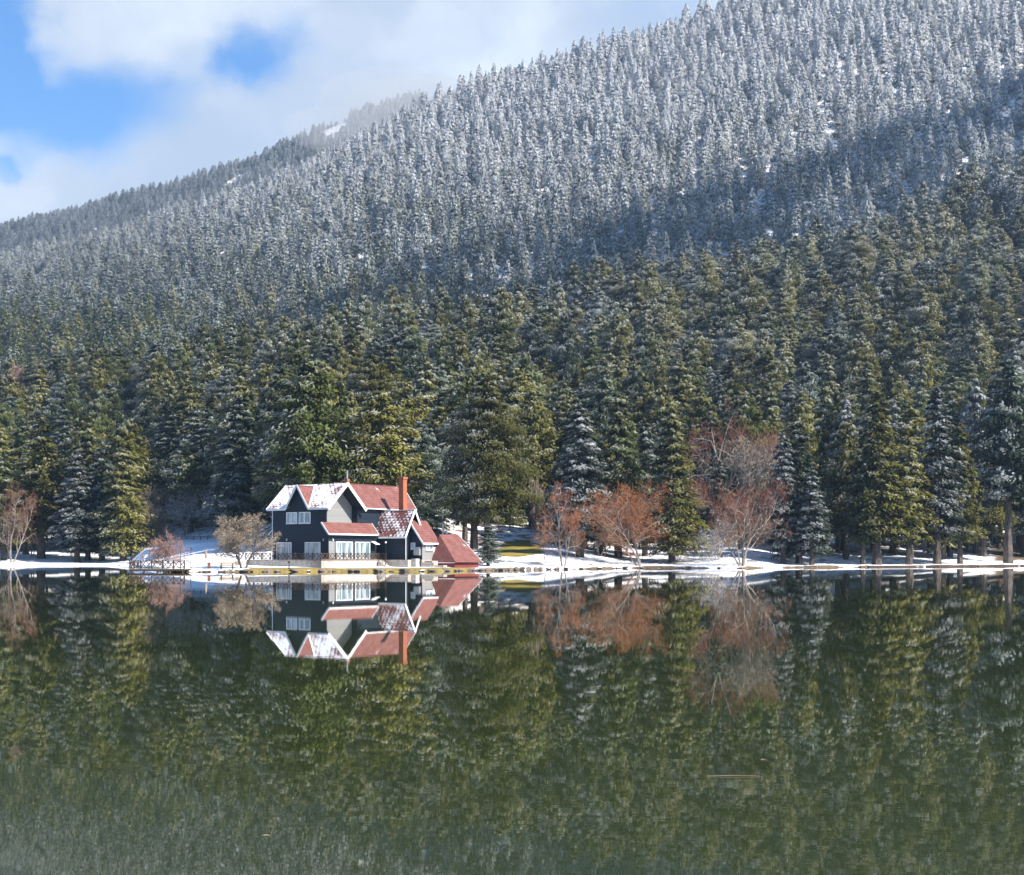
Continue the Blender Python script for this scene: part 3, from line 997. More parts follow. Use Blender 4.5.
hquick('cladding_panel', M_GREY, ((0.8, -0.4, 1.5), (0.86, 0.75, 3.95)))

# roofs
rf = MB()
rf.slab([(-10.3, -0.5, 8.35), (-6.85, -0.5, 8.35), (-4.75, 2.87, 11.4), (-4.75, 3.2, 11.7), (-10.3, 3.2, 11.7)], 0.16)
rf.slab([(-2.65, -0.5, 8.35), (0.9, -0.5, 8.35), (0.9, 3.2, 11.7), (-4.75, 3.2, 11.7), (-4.75, 2.87, 11.4)], 0.16)
main_roof = hpart(rf, 'roof', [M_TILESNOW, M_NAVY])
tag(main_roof, 'snow-covered tiles')
rf = MB()
rf.slab([(0.9, 6.9, 8.35), (-10.3, 6.9, 8.35), (-10.3, 3.21, 11.69), (0.9, 3.21, 11.69)], 0.16)
hpart(rf, 'roof', [M_TILE, M_NAVY])
rf = MB()
rf.slab([(-2.65, -0.55, 8.3), (-4.75, 2.87, 11.43), (-4.75, -0.55, 11.45)], 0.12)
rf.slab([(-6.85, -0.55, 8.3), (-4.75, -0.55, 11.45), (-4.75, 2.87, 11.43)], 0.12)
hpart(rf, 'dormer_roof', [M_TILE, M_NAVY])
rf = MB()
rf.slab([(0.5, 6.75, 8.55), (0.5, 18.2, 8.55), (-1.95, 18.2, 11.9), (-1.95, 3.6, 11.9)], 0.16)
rf.slab([(-4.4, 3.6, 8.55), (-4.4, 18.2, 8.55), (-1.96, 18.2, 11.89), (-1.96, 3.6, 11.89)], 0.16)
hpart(rf, 'rear_wing_roof', [M_TILE, M_NAVY])
rf = MB()
rf.slab([(1.25, -0.9, 4.95), (1.25, 9.05, 4.95), (0.012, 9.05, 6.45), (0.012, -0.9, 6.45)], 0.14)
hpart(rf, 'side_aisle_roof', [M_TILE, M_NAVY])
rf = MB()
rf.slab([(1.1, 9.3, 4.6), (5.85, 9.3, 4.6), (5.85, 11.3, 8.3), (0.02, 11.3, 8.3), (0.02, 9.9, 5.3)], 0.15)
rf.slab([(5.85, 13.3, 4.7), (0.02, 13.3, 4.7), (0.02, 11.31, 8.29), (5.85, 11.31, 8.29)], 0.15)
tag(hpart(rf, 'kitchen_wing_roof', [M_TILEHALF, M_NAVY]), 'tiles speckled with snow in rows')
rf = MB()
rf.slab([(7.85, 10.55, 3.75), (7.85, 14.4, 3.75), (5.42, 14.4, 6.85), (5.42, 10.55, 6.85)], 0.14)
hpart(rf, 'porch_roof', [M_TILE, M_NAVY])
rf = MB()
rf.slab([(11.75, 12.7, 1.16), (11.75, 18.7, 1.16), (7.58, 18.7, 4.97), (7.58, 14.45, 4.97)], 0.14)
rf.slab([(7.58, 12.7, 1.16), (11.75, 12.7, 1.16), (7.58, 14.45, 4.97)], 0.14)
hpart(rf, 'shed_roof', [M_TILE, M_NAVY])
hquick('shed_wall', M_REDSHEET, ((7.6, 13.0, -0.3), (11.35, 18.4, 1.05)))
rf = MB()
rf.slab([(-10.9, 0.3, 4.95), (-10.9, 3.2, 4.95), (-9.66, 3.2, 5.9), (-9.66, 0.3, 5.9)], 0.12)
hpart(rf, 'side_canopy', [M_TILESNOW, M_NAVY])

# white trim: bargeboards along the gables, fascias along the eaves
tr = MB()
tr.bar((0.94, -0.62, 8.17), (0.94, 3.2, 11.63), 0.08, 0.42); tr.bar((0.94, 3.2, 11.625), (0.94, 7.0, 8.15), 0.079, 0.42)
hpart(tr, 'bargeboard', M_WHITE)
tr = MB()
tr.bar((-6.9, -0.6, 8.2), (-4.75, -0.6, 11.42), 0.07, 0.26); tr.bar((-4.75, -0.6, 11.415), (-2.6, -0.6, 8.2), 0.069, 0.26)
hpart(tr, 'bargeboard', M_WHITE)
tr = MB()
tr.bar((5.89, 9.22, 4.5), (5.89, 11.3, 8.23), 0.07, 0.30); tr.bar((5.89, 11.3, 8.225), (5.89, 13.35, 4.6), 0.069, 0.30)
hpart(tr, 'bargeboard', M_WHITE)
tr = MB()
tr.bar((1.28, -0.95, 4.88), (0.0, -0.95, 6.4), 0.07, 0.22); tr.bar((1.28, 9.09, 4.88), (0.0, 9.09, 6.4), 0.07, 0.26)
tr.bar((7.9, 10.51, 3.66), (5.44, 10.51, 6.78), 0.07, 0.22)
tr.bar((-10.33, -0.55, 8.25), (-10.33, 3.2, 11.62), 0.07, 0.25); tr.bar((0.56, 18.23, 8.45), (-1.95, 18.23, 11.83), 0.07, 0.22)
tr.bar((11.8, 18.73, 1.08), (7.6, 18.73, 4.9), 0.06, 0.14)
hpart(tr, 'rake_trim', M_WHITE)
tr = MB()
tr.bar((-10.3, -0.54, 8.23), (-6.87, -0.54, 8.23), 0.08, 0.26); tr.bar((-2.63, -0.54, 8.23), (0.88, -0.54, 8.23), 0.08, 0.26)
tr.bar((1.29, -0.9, 4.86), (1.29, 9.0, 4.86), 0.08, 0.2); tr.bar((1.1, 9.26, 4.5), (5.84, 9.26, 4.5), 0.08, 0.24); tr.bar((7.89, 10.55, 3.66), (7.89, 14.4, 3.66), 0.08, 0.22)
tr.bar((0.53, 6.95, 8.45), (0.53, 18.2, 8.45), 0.06, 0.14)
hpart(tr, 'fascia', M_WHITE)
tr = MB()
tr.bar((-2.58, -0.5, 8.46), (-4.67, 2.87, 11.5), 0.16, 0.1)
tag(hpart(tr, 'valley_flashing', M_SNOWCAP), 'valley filled with snow')

# chimneys
ch = hquick('chimney', M_BRICK, ((2.6, 11.8, 5.5), (3.4, 12.6, 12.55)))
hquick('chimney_cap', M_BRICK, ((2.52, 11.72, 12.55), (3.48, 12.68, 12.85)), parent=ch)
mb = MB(); mb.tube((2.85, 12.1, 12.85), (2.85, 12.1, 13.6), 0.05, 0.05)
hpart(mb, 'flue', M_METAL, ch)
ch = hquick('small_chimney', M_BRICK, ((0.25, 3.4, 11.0), (0.7, 3.85, 12.3)))
mb = MB(); mb.tube((0.47, 3.62, 12.3), (0.47, 3.62, 13.35), 0.12, 0.12, 8); mb.tube((0.47, 3.62, 13.38), (0.47, 3.62, 13.45), 0.16, 0.06, 8)
hpart(mb, 'flue', M_METAL, ch)


# windows
def window(o, u, n, w, h, cols, pane, rows=1, name='window', fr=0.11):
    """o: lower left corner on the wall face, u: horizontal direction, n: outward normal (local house axes)."""
    o, u, n = Vector(o), Vector(u), Vector(n)
    zv = Vector((0, 0, 1))

    def bx(mb, u0, u1, z0, z1, n0, n1):
        c = [o + u * a + n * b_ for a, b_ in ((u0, n0), (u1, n0), (u1, n1), (u0, n1))]
        mb.hexa([q + zv * z0 for q in c], [q + zv * z1 for q in c])
    f = MB()
    bx(f, 0, fr, 0, h, 0.003, 0.09); bx(f, w - fr, w, 0, h, 0.003, 0.09)
    bx(f, fr, w - fr, 0, fr, 0.003, 0.09); bx(f, fr, w - fr, h - fr, h, 0.003, 0.09)
    for k in range(1, cols):
        c = w * k / cols
        bx(f, c - fr * 0.4, c + fr * 0.4, fr, h - fr, 0.003, 0.08)
    for k in range(1, rows):
        c = h * k / rows
        bx(f, fr, w - fr, c - 0.025, c + 0.025, 0.003, 0.07)
    wo = hpart(f, name, M_WHITE)
    p_ = MB(); bx(p_, fr * 0.8, w - fr * 0.8, fr * 0.8, h - fr * 0.8, 0.004, 0.03)
    hpart(p_, 'pane', pane, wo)
    s_ = MB(); bx(s_, -0.06, w + 0.06, -0.07, -0.002, 0.003, 0.16)
    hpart(s_, 'sill', M_WHITE, wo)
    return wo


FRONT, SIDE = (0, -1, 0), (1, 0, 0)
window((-7.11, 0, 6.35), (1, 0, 0), FRONT, 1.98, 1.5, 2, M_PANE)
window((-4.82, 0, 6.35), (1, 0, 0), FRONT, 2.1, 1.5, 2, M_PANE)
window((-8.95, 0, 1.62), (1, 0, 0), FRONT, 2.77, 2.22, 3, M_PANE, name='terrace_door')
window((-3.73, 0, 1.62), (1, 0, 0), FRONT, 2.8, 2.22, 3, M_PANE, name='terrace_door')
window((0.8, 0.95, 1.62), (0, 1, 0), SIDE, 3.35, 2.28, 3, M_PANEB, name='terrace_door')
window((0.8, 4.75, 1.62), (0, 1, 0), SIDE, 3.05, 2.28, 3, M_PANEB, name='terrace_door')
window((5.55, 10.85, 2.95), (1, 0, 0), FRONT, 0.75, 0.85, 1, M_PANE, fr=0.08)
window((7.5, 11.6, 2.75), (0, 1, 0), SIDE, 1.5, 0.7, 2, M_PANE, fr=0.08)
mb = MB(); mb.hexa([(0.82, 8.0, 3.92), (1.7, 8.0, 3.55), (1.7, 8.9, 3.55), (0.82, 8.9, 3.92)], [(0.82, 8.0, 3.98), (1.7, 8.0, 3.61), (1.7, 8.9, 3.61), (0.82, 8.9, 3.98)])
hpart(mb, 'awning', M_WHITE)
mb = MB(); mb.box((6.35, 10.4, 2.1), (7.3, 10.847, 3.2)); mb.tube((6.82, 10.4, 2.65), (6.82, 10.37, 2.65), 0.34, 0.34, 14)
hpart(mb, 'air_conditioner', M_METAL)
mb = MB()
mb.box((7.5, 13.25, 1.6), (7.55, 13.8, 3.2))
hpart(mb, 'door', M_WHITE)
for a_, z_ in ((-7.0, 4.25), (-0.35, 4.2)):
    mb = MB(); mb.box((a_ - 0.05, -0.16, z_), (a_ + 0.05, -0.003, z_ + 0.08)); mb.tube((a_, -0.14, z_ - 0.2), (a_, -0.14, z_), 0.10, 0.06, 8)
    hpart(mb, 'wall_lamp', M_WHITE)
mb = MB(); mb.box((0.803, 0.3, 4.2), (0.95, 0.4, 4.28)); mb.tube((0.93, 0.35, 4.0), (0.93, 0.35, 4.2), 0.10, 0.06, 8)
hpart(mb, 'wall_lamp', M_WHITE)
# roof battens / gutter pipes
mb = MB(); mb.tube((-9.7, -0.06, 0.6), (-9.7, -0.06, 8.2), 0.05, 0.05); mb.tube((5.46, 9.84, 0.6), (5.46, 9.84, 4.5), 0.05, 0.05)
hpart(mb, 'downpipe', M_WHITE)

# terrace
tb = MB()
tb.box((-12.1, -2.86, 0.0), (1.8, -0.005, 1.42)); tb.box((0.805, -0.005, 0.0), (1.8, 9.25, 1.42))
ter = hpart(tb, 'terrace', M_CREAM)
tb = MB()
tb.box((-12.17, -2.93, 1.42), (1.87, -0.005, 1.52)); tb.box((0.805, -0.004, 1.42), (1.87, 9.3, 1.52))
hpart(tb, 'paving', M_PALEWOOD, ter)
tb = MB()
tb.box((1.805, 9.0, 0.0), (6.5, 9.85, 1.5))
hpart(tb, 'retaining_wall', M_STONE)
hquick('pillar', M_CREAM, ((6.52, 9.7, -0.1), (7.3, 10.5, 1.65)))
tb = MB()
tb.box((7.58, 10.6, -0.3), (9.6, 11.3, 1.15)); tb.box((9.6, 10.7, -0.3), (11.2, 11.5, 0.75)); tb.box((7.58, 11.3, -0.3), (8.8, 12.6, 1.35))
hpart(tb, 'rubble_wall', M_STONE)
tb = MB()
for k in range(5):
    tb.box((2.0 + 0.32 * k, 8.1, 0.3), (2.0 + 0.32 * (k + 1), 8.97, 1.40 - 0.2 * k))
hpart(tb, 'steps', M_CREAM)


def railing(root, pts, z0, h, step, mats, lattice=True, pw=0.1):
    """Posts, rails and crossed lattice panels along a polyline (local axes of root)."""
    rails, lat = MB(), []
    posts = []
    for i in range(len(pts) - 1):
        a, b_ = Vector((*pts[i], 0)), Vector((*pts[i + 1], 0))
        L = (b_ - a).length
        n = max(1, round(L / step))
        for k in range(n + (1 if i == len(pts) - 2 else 0)):
            posts.append(a.lerp(b_, k / n))
        zt, zl = Vector((0, 0, z0 + h)), Vector((0, 0, z0 + 0.12))
        rails.bar(a + zt, b_ + zt, 0.09, 0.07)
        rails.bar(a + zl, b_ + zl, 0.06, 0.07)
        if lattice:
            for k in range(n):
                for q in range(2):
                    l_ = MB()
                    p0, p1 = a.lerp(b_, (k + q * 0.5 + 0.03) / n), a.lerp(b_, (k + (q + 1) * 0.5 - 0.03) / n)
                    dn = Vector((-(b_ - a).y, (b_ - a).x, 0)).normalized() * 0.02
                    l_.bar(p0 + zl + Vector((0, 0, 0.04)) + dn, p1 + zt - Vector((0, 0, 0.04)) + dn, 0.035, 0.085)
                    l_.bar(p0 + zt - Vector((0, 0, 0.04)) - dn, p1 + zl + Vector((0, 0, 0.04)) - dn, 0.035, 0.085)
                    lat.append(l_)
    for p_ in posts:
        pm = MB(); pm.box((p_.x - pw / 2, p_.y - pw / 2, z0 - 0.02), (p_.x + pw / 2, p_.y + pw / 2, z0 + h + 0.12))
        pm.build('post', mats, root)
    rails.build('rail', mats, root)
    for l_ in lat:
        l_.build('lattice', mats, root)


rr = empty('terrace_railing', (HX, HY0, 0), -PHI)
tag(rr, 'dark wooden railing with crossed lattice round the house terrace', 'railing')
railing(rr, [(-12.0, -2.78), (1.72, -2.78), (1.72, 8.7), (2.9, 8.7)], 1.52, 0.82, 1.45, M_WOOD)

# ------------------------------------------------------------------ bare trees and shrubs
def twig_mat(name, c, snow):
    m, nt, b = new_mat(name)
    N = NT(nt)
    f = N.attr('tone')
    g = N.mix(f, c4([q * 0.55 for q in c]), c4([min(1, q * 1.45) for q in c]))
    mk = N.math('MULTIPLY', N.math('SUBTRACT', N.attr('frost'), 1.0 - snow), 5.0, clamp=True)
    N.put(b.inputs['Base Color'], N.mix(mk, g, c4(SNOW)))
    b.inputs['Roughness'].default_value = 0.8
    b.inputs['Specular IOR Level'].default_value = 0.1
    return m


M_TWIG = {'orange': twig_mat('orange_twigs', (0.34, 0.135, 0.060), 0.08), 'red': twig_mat('red_twigs', (0.23, 0.095, 0.058), 0.06),
          'laced': twig_mat('snow_laced_twigs', (0.26, 0.19, 0.135), 0.34), 'tan': twig_mat('tan_twigs', (0.33, 0.26, 0.19), 0.14),
          'pink': twig_mat('pink_twigs', (0.33, 0.19, 0.145), 0.10), 'brown': twig_mat('brown_twigs', (0.23, 0.135, 0.09), 0.12),
          'mauve': twig_mat('mauve_twigs', (0.26, 0.15, 0.12), 0.12), 'frosty': twig_mat('frosty_twigs', (0.20, 0.17, 0.15), 0.45)}


def bare_tree(name, px, y, top, wpx, seed, stems, twigs, label, cat='tree', group=None, lean=0.0, spread=0.5, density=1.0, redtop=None, bark=None, trunk_r=None, cx_off=0.0, clear=0.22):
    rg = np.random.default_rng(seed)
    base = at(px, y)
    H = CH + (HY - top) / F * y - base.z
    W = wpx / F * y
    segs, tw = [], []          # limbs: (p, q, r0, r1); twigs: quads

    def unit(v):
        return v / max(np.linalg.norm(v), 1e-6)

    def grow(p, d, L, r, lv):
        n = {0: 7, 1: 5, 2: 4, 3: 3}[lv]
        pts = [p]
        dd = d
        for i in range(n):
            dd = unit(dd + rg.normal(0, 0.13 + 0.04 * lv, 3) + np.array([0, 0, 0.05 if lv < 2 else -0.02]))
            pts.append(pts[-1] + dd * L / n)
            r1 = r * (1 - 0.8 * (i + 1) / n)
            r0 = r * (1 - 0.8 * i / n)
            if lv < 3:
                segs.append((pts[-2], pts[-1], r0 * (1, 1.35, 1.6)[lv], r1 * (1, 1.35, 1.6)[lv], lv))
            else:
                tw.append((pts[-2], pts[-1], r0))
        if lv == 3:
            for i in range(int(4 * density)):
                k = rg.integers(1, n + 1)
                q = pts[k]
                e = unit(dd + rg.normal(0, 0.55, 3) + np.array([0, 0, 0.25]))
                tw.append((q, q + e * L * rg.uniform(0.4, 0.8), 0.012))
            return
        m_ = int({0: 9, 1: 8, 2: 7}[lv] * (density if lv else 1) + 0.5)
        for i in range(m_):
            lo = clear if lv == 0 else 0.15
            t = lo + (1 - lo) * (i + rg.uniform(0, 1)) / m_
            t = min(t, 0.999)
            k = int(t * n)
            q = pts[k] + (pts[k + 1] - pts[k]) * (t * n - k)
            dloc = unit(pts[k + 1] - pts[k])
            ax = unit(np.cross(dloc, rg.normal(0, 1, 3)))
            ang = rg.uniform(0.55, 1.05) * (1.0 if lv else (1.15 - 0.35 * t)) + spread * 0.2
            e = unit(dloc * math.cos(ang) + ax * math.sin(ang) + np.array([0, 0, 0.12]))
            grow(q, e, L * rg.uniform(0.38, 0.62) * (1.15 - 0.45 * t), r * (0.5 - 0.2 * t), lv + 1)
    tr = trunk_r or max(0.05, H * 0.013)
    for k in range(stems):
        az = 6.283 * k / stems + rg.uniform(-0.4, 0.4)
        tilt = 0.0 if stems == 1 else rg.uniform(0.3, 1.0) * spread
        d = unit(np.array([math.cos(az) * tilt + lean, math.sin(az) * tilt, 1.0]))
        grow(np.array([math.cos(az) * 0.2, math.sin(az) * 0.2, -0.25]) * (0 if stems == 1 else 1) + np.array([0, 0, -0.2]), d, H * rg.uniform(0.72, 0.95), tr * rg.uniform(0.75, 1.1), 0)
    ends = np.array([s_[1] for s_ in tw])
    cx = (np.percentile(ends[:, 0], 98) + np.percentile(ends[:, 0], 2)) / 2
    half = (np.percentile(ends[:, 0], 98) - np.percentile(ends[:, 0], 2)) / 2
    cy = (np.percentile(ends[:, 1], 98) + np.percentile(ends[:, 1], 2)) / 2
    halfy = (np.percentile(ends[:, 1], 98) - np.percentile(ends[:, 1], 2)) / 2
    sx, sy, sz = W / 2 / half, W / 2 / halfy * 0.9, H / np.percentile(ends[:, 2], 99.5)
    off = cx_off / F * y

    def fit(p):
        z = max(p[2], 0)
        f = min(1.0, z / max(ends[:, 2].max() * 0.5, 1e-3))
        return np.array([(p[0] - cx * f) * sx + off * f, (p[1] - cy * f) * sy, p[2] * sz])
    lb = MB()
    for p, q, r0, r1, lv in segs:
        lb.tube(fit(p), fit(q), max(r0, 0.012), max(r1, 0.010), 6 if lv == 0 else 4 if lv == 1 else 3, cap=False)
    root = empty(name, base)
    tag(root, label, cat, group)
    me = lb.mesh('trunk', [bark or M_PALEBARK])
    link('trunk', me, root)
    Q, fr, tn = [], [], []
    zmax = H
    mi = []
    for p, q, r in tw:
        p, q = fit(p), fit(q)
        d = unit(q - p)
        w = unit(np.cross(d, rg.normal(0, 1, 3))) * max(r * 0.8, 0.0145) * (1.0 if y < 400 else 3.0)
        Q.append([p - w, p + w, q + w * 0.5, q - w * 0.5])
        fr.append(rg.random() * 0.75 + 0.25 * abs(d[0]))
        tn.append(rg.random())
        mi.append(1 if redtop and (p[2] / zmax + rg.normal(0, 0.05)) > redtop[1] + 0.18 * (abs(p[0]) / (W / 2)) ** 2 * -1 else 0)
    mats = [M_TWIG[twigs]] + ([M_TWIG[redtop[0]]] if redtop else [])
    me = quads_mesh('crown', np.array(Q), mats, np.array(fr), np.array(tn), np.array(mi))
    link('crown', me, root)
    return root


bare_tree('bare_tree', 640, 231, 482, 74, 11, 4, 'orange', 'bare orange-twigged tree leaning over the water with several slanting pale stems', lean=-0.25, spread=0.55, cx_off=-15, density=1.0)
bare_tree('bare_tree', 563, 212, 484, 44, 12, 2, 'brown', 'slender bare rusty-brown tree on the stony shore right of the lawn', spread=0.22, redtop=('orange', 0.40), density=0.95)
bare_tree('bare_tree', 546, 219, 527, 26, 13, 1, 'brown', 'small bare tree with a dark leaning stem beside the slender rusty tree', lean=0.12, bark=M_BARK, density=0.8)
bare_tree('bare_tree', 742, 228, 477, 96, 14, 4, 'brown', 'bare red-topped tree with forked dark stems standing at the water edge', spread=0.55, redtop=('red', 0.55), density=1.0)
bare_tree('bare_tree', 740, 272, 404, 104, 15, 4, 'laced', 'big spreading bare tree with snow-laced limbs and a flat red top', spread=0.95, redtop=('red', 0.70), density=1.1, clear=0.3)
bare_tree('bare_tree', 243, 178, 514, 58, 36, 3, 'tan', 'round bare tan tree on the shore by the house terrace', spread=0.45, density=1.25, bark=M_BARK, clear=0.25, trunk_r=0.16)
bare_tree('bare_shrub', 167, 178, 533, 34, 17, 5, 'pink', 'rounded bare pink shrub behind the fishing deck railing', 'shrub', spread=0.8, density=0.9)
bare_tree('bare_tree', 12, 309, 482, 42, 18, 3, 'brown', 'bare reddish tree with pale leaning trunks on the far bay', spread=0.3, redtop=('red', 0.6), density=0.9)
bare_tree('bare_tree', 32, 326, 500, 34, 19, 2, 'mauve', 'thin mauve bare tree beside the pale pinkish trunk on the bay', spread=0.35)
bare_tree('bare_tree', 152, 322, 486, 36, 20, 3, 'tan', 'bare tan bush tree at the upper end of the snow slope', spread=0.5)
bare_tree('bare_tree', 186, 318, 488, 40, 21, 3, 'frosty', 'frosty grey bare tree behind the road railing', spread=0.6)
bare_tree('bare_tree', 215, 314, 486, 34, 29, 3, 'frosty', 'frosty bare tree standing above the round tan bare tree', spread=0.6)
bare_tree('bare_tree', 545, 262, 478, 30, 27, 2, 'tan', 'bare tan tree behind the yellow post above the lawn', spread=0.4)
bare_tree('bare_tree', 601, 245, 506, 44, 28, 4, 'brown', 'low brown bare tree in the shade behind the orange tree', spread=0.7)
bare_tree('bare_shrub', 676, 246, 538, 26, 22, 5, 'orange', 'low rust-coloured shrub below the white notice board', 'shrub', spread=0.9, density=0.7)
bare_tree('bare_shrub', 714, 246, 518, 48, 30, 5, 'frosty', 'frosty grey thicket between the notice board and the red-topped tree', 'shrub', spread=0.9, density=1.0)
for i, (px, y, top, w, lab) in enumerate(((688, 600, 262, 38, 'pinkish bare tree among the hillside conifers, lower of two close ones'), (762, 610, 246, 42, 'pinkish bare tree high on the hill above the big spreading bare tree'),
                                          (722, 630, 256, 30, 'small pinkish bare tree between two larger ones on the hillside'),
                                          (98, 500, 352, 34, 'mauve bare tree on the hill above the far bay'), (283, 520, 340, 32, 'mauve bare tree on the hill above the white gables'), (24, 480, 362, 30, 'mauve bare tree on the hill at the left edge'))):
    bare_tree('bare_tree', px, y, top, w, 40 + i, 3, 'mauve', lab, spread=0.5, density=0.8)

# ------------------------------------------------------------------ fishing deck
p = at(161, 172.5)
dk = empty('fishing_deck', (p.x, p.y, 0), R(-4))
tag(dk, 'wooden fishing deck with crossed lattice railing reaching over the water', 'deck')
mb = MB()
for k in range(24):
    mb.box((-3.5 + k * 0.292, -1.6, 0.36), (-3.5 + k * 0.292 + 0.28, 1.6, 0.44))
mb.build('platform', M_PALEWOOD, dk)
mb = MB(); mb.box((-3.45, -1.55, 0.16), (3.45, -1.4, 0.355)); mb.box((-3.45, 1.4, 0.16), (3.45, 1.55, 0.355))
for xx in (-3.2, -1.6, 0.0, 1.6, 3.2):
    mb.tube((xx, -1.47, -1.2), (xx, -1.47, 0.16), 0.1, 0.1, 7)
mb.build('beam', M_WOOD, dk)
railing(dk, [(-3.4, 1.5), (-3.4, -1.5), (3.4, -1.5)], 0.44, 0.95, 1.35, M_WOOD, pw=0.13)
for px, top, lab in ((180.5, 551, 'thin bare pole at the end of the deck, shorter of two'), (191, 548, 'thin bare pole right of the deck, taller of two')):
    q = at(px, 173.5)
    mb = MB(); H_ = CH + (HY - top) / F * 173.5
    mb.tube((0, 0, -0.3), (0, 0, H_ - q.z), 0.055, 0.04, 7); mb.tube((0, 0, H_ - q.z), (0, 0, H_ - q.z + 0.09), 0.075, 0.03, 7)
    o = mb.build('wooden_pole', M_WOOD); o.location = q
    tag(o, lab, 'pole', 'poles beside the fishing deck')

# ------------------------------------------------------------------ picnic table, bench, parasol, bin, lamp
p = at(227, 174.6)
tbl = empty('picnic_table', p, R(6))
tag(tbl, 'wooden picnic table with attached benches beside the round tan tree', 'table')
mb = MB()
for k in range(5):
    mb.box((-0.95, -0.38 + k * 0.155, 0.72), (0.95, -0.38 + k * 0.155 + 0.14, 0.77))
mb.build('tabletop', M_PALEWOOD, tbl)
for sy in (-1, 1):
    mb = MB(); mb.box((-0.95, sy * 0.72 - 0.14, 0.42), (0.95, sy * 0.72 + 0.14, 0.47)); mb.build('seat', M_PALEWOOD, tbl)
for sx in (-0.7, 0.7):
    for sy in (-1, 1):
        mb = MB(); mb.bar((sx, sy * 0.2, 0.70), (sx, sy * 0.72, -0.05), 0.08, 0.1); mb.build('leg', M_WOOD, tbl)
    mb = MB(); mb.box((sx - 0.09, -0.8, 0.34), (sx - 0.045, 0.8, 0.415)); mb.build('crossbar', M_WOOD, tbl)


def bench(px, y, rz, label):
    p = at(px, y)
    b_ = empty('park_bench', p, rz)
    tag(b_, label, 'bench')
    mb = MB()
    for k in range(3):
        mb.box((-0.95, -0.24 + k * 0.165, 0.43), (0.95, -0.24 + k * 0.165 + 0.14, 0.47))
    mb.build('seat', M_WOOD, b_)
    mb = MB()
    for k in range(2):
        mb.hexa([(-0.95, 0.27 + k * 0.05, 0.56 + k * 0.18), (0.95, 0.27 + k * 0.05, 0.56 + k * 0.18), (0.95, 0.31 + k * 0.05, 0.56 + k * 0.18), (-0.95, 0.31 + k * 0.05, 0.56 + k * 0.18)],
                [(-0.95, 0.30 + k * 0.05, 0.70 + k * 0.18), (0.95, 0.30 + k * 0.05, 0.70 + k * 0.18), (0.95, 0.34 + k * 0.05, 0.70 + k * 0.18), (-0.95, 0.34 + k * 0.05, 0.70 + k * 0.18)])
    mb.build('backrest', M_WOOD, b_)
    for sx in (-0.75, 0.75):
        for yy, zt in ((-0.2, 0.425), (0.25, 0.425)):
            mb = MB(); mb.box((sx - 0.04, yy - 0.04, -0.1), (sx + 0.04, yy + 0.04, zt)); mb.build('leg', M_WOOD, b_)


bench(752, 236, R(170), 'dark wooden bench in the snow beside the red-topped lakeside tree')
p = at(206, 186)
pr = empty('closed_parasol', p)
tag(pr, 'closed brown parasol on a thin pole in the snow', 'parasol')
mb = MB(); mb.tube((0, 0, -0.2), (0, 0, 2.35), 0.035, 0.03, 7); mb.build('pole', M_WOOD, pr)
mb = MB(); mb.tube((0, 0, 0.95), (0, 0, 1.2), 0.10, 0.19, 9); mb.tube((0, 0, 1.2), (0, 0, 1.9), 0.19, 0.12, 9, cap=False); mb.tube((0, 0, 1.9), (0, 0, 2.3), 0.12, 0.03, 9)
mb.build('canopy', M_PALEWOOD, pr)
p = at(209, 177)
bn = empty('litter_bin', p)
tag(bn, 'small rust-orange litter bin in the snow below the parasol', 'bin')
M_RUST = plain('rust_orange_paint', (0.42, 0.14, 0.06), 0.6, 0.2)
mb = MB(); mb.tube((0, 0, 0.05), (0, 0, 0.72), 0.17, 0.22, 10); mb.build('bucket', M_RUST, bn)
mb = MB(); mb.tube((0, 0, 0.725), (0, 0, 0.80), 0.235, 0.15, 10); mb.build('lid', M_RUST, bn)
p = at(289, 176.2)
bl = empty('bollard_lamp', p)
tag(bl, 'short black lamp post with a round head below the terrace wall', 'lamp')
mb = MB(); mb.tube((0, 0, -0.1), (0, 0, 0.75), 0.07, 0.05, 8); mb.tube((0, 0, -0.1), (0, 0, 0.1), 0.13, 0.11, 8); mb.build('post', M_BLACK, bl)
mb = MB(); mb.tube((0, 0, 0.75), (0, 0, 0.87), 0.07, 0.15, 10); mb.tube((0, 0, 0.87), (0, 0, 1.0), 0.15, 0.06, 10); mb.build('lamp_head', M_BLACK, bl)
lp = empty('terrace_lamp', house.matrix_world @ Vector((0, 0, 0)))
v = Matrix.Rotation(-PHI, 3, 'Z') @ Vector((3.1, 8.45, 0))
lp.location = (HX + v.x, HY0 + v.y, 1.4)
tag(lp, 'slim lamp post with a pale head at the corner of the terrace railing', 'lamp')
mb = MB(); mb.tube((0, 0, -0.9), (0, 0, 2.3), 0.05, 0.035, 7); mb.build('post', M_BLACK, lp)
mb = MB(); mb.tube((0, 0, 2.3), (0, 0, 2.42), 0.06, 0.15, 9); mb.tube((0, 0, 2.42), (0, 0, 2.56), 0.15, 0.07, 9); mb.build('lamp_head', M_WHITE, lp)

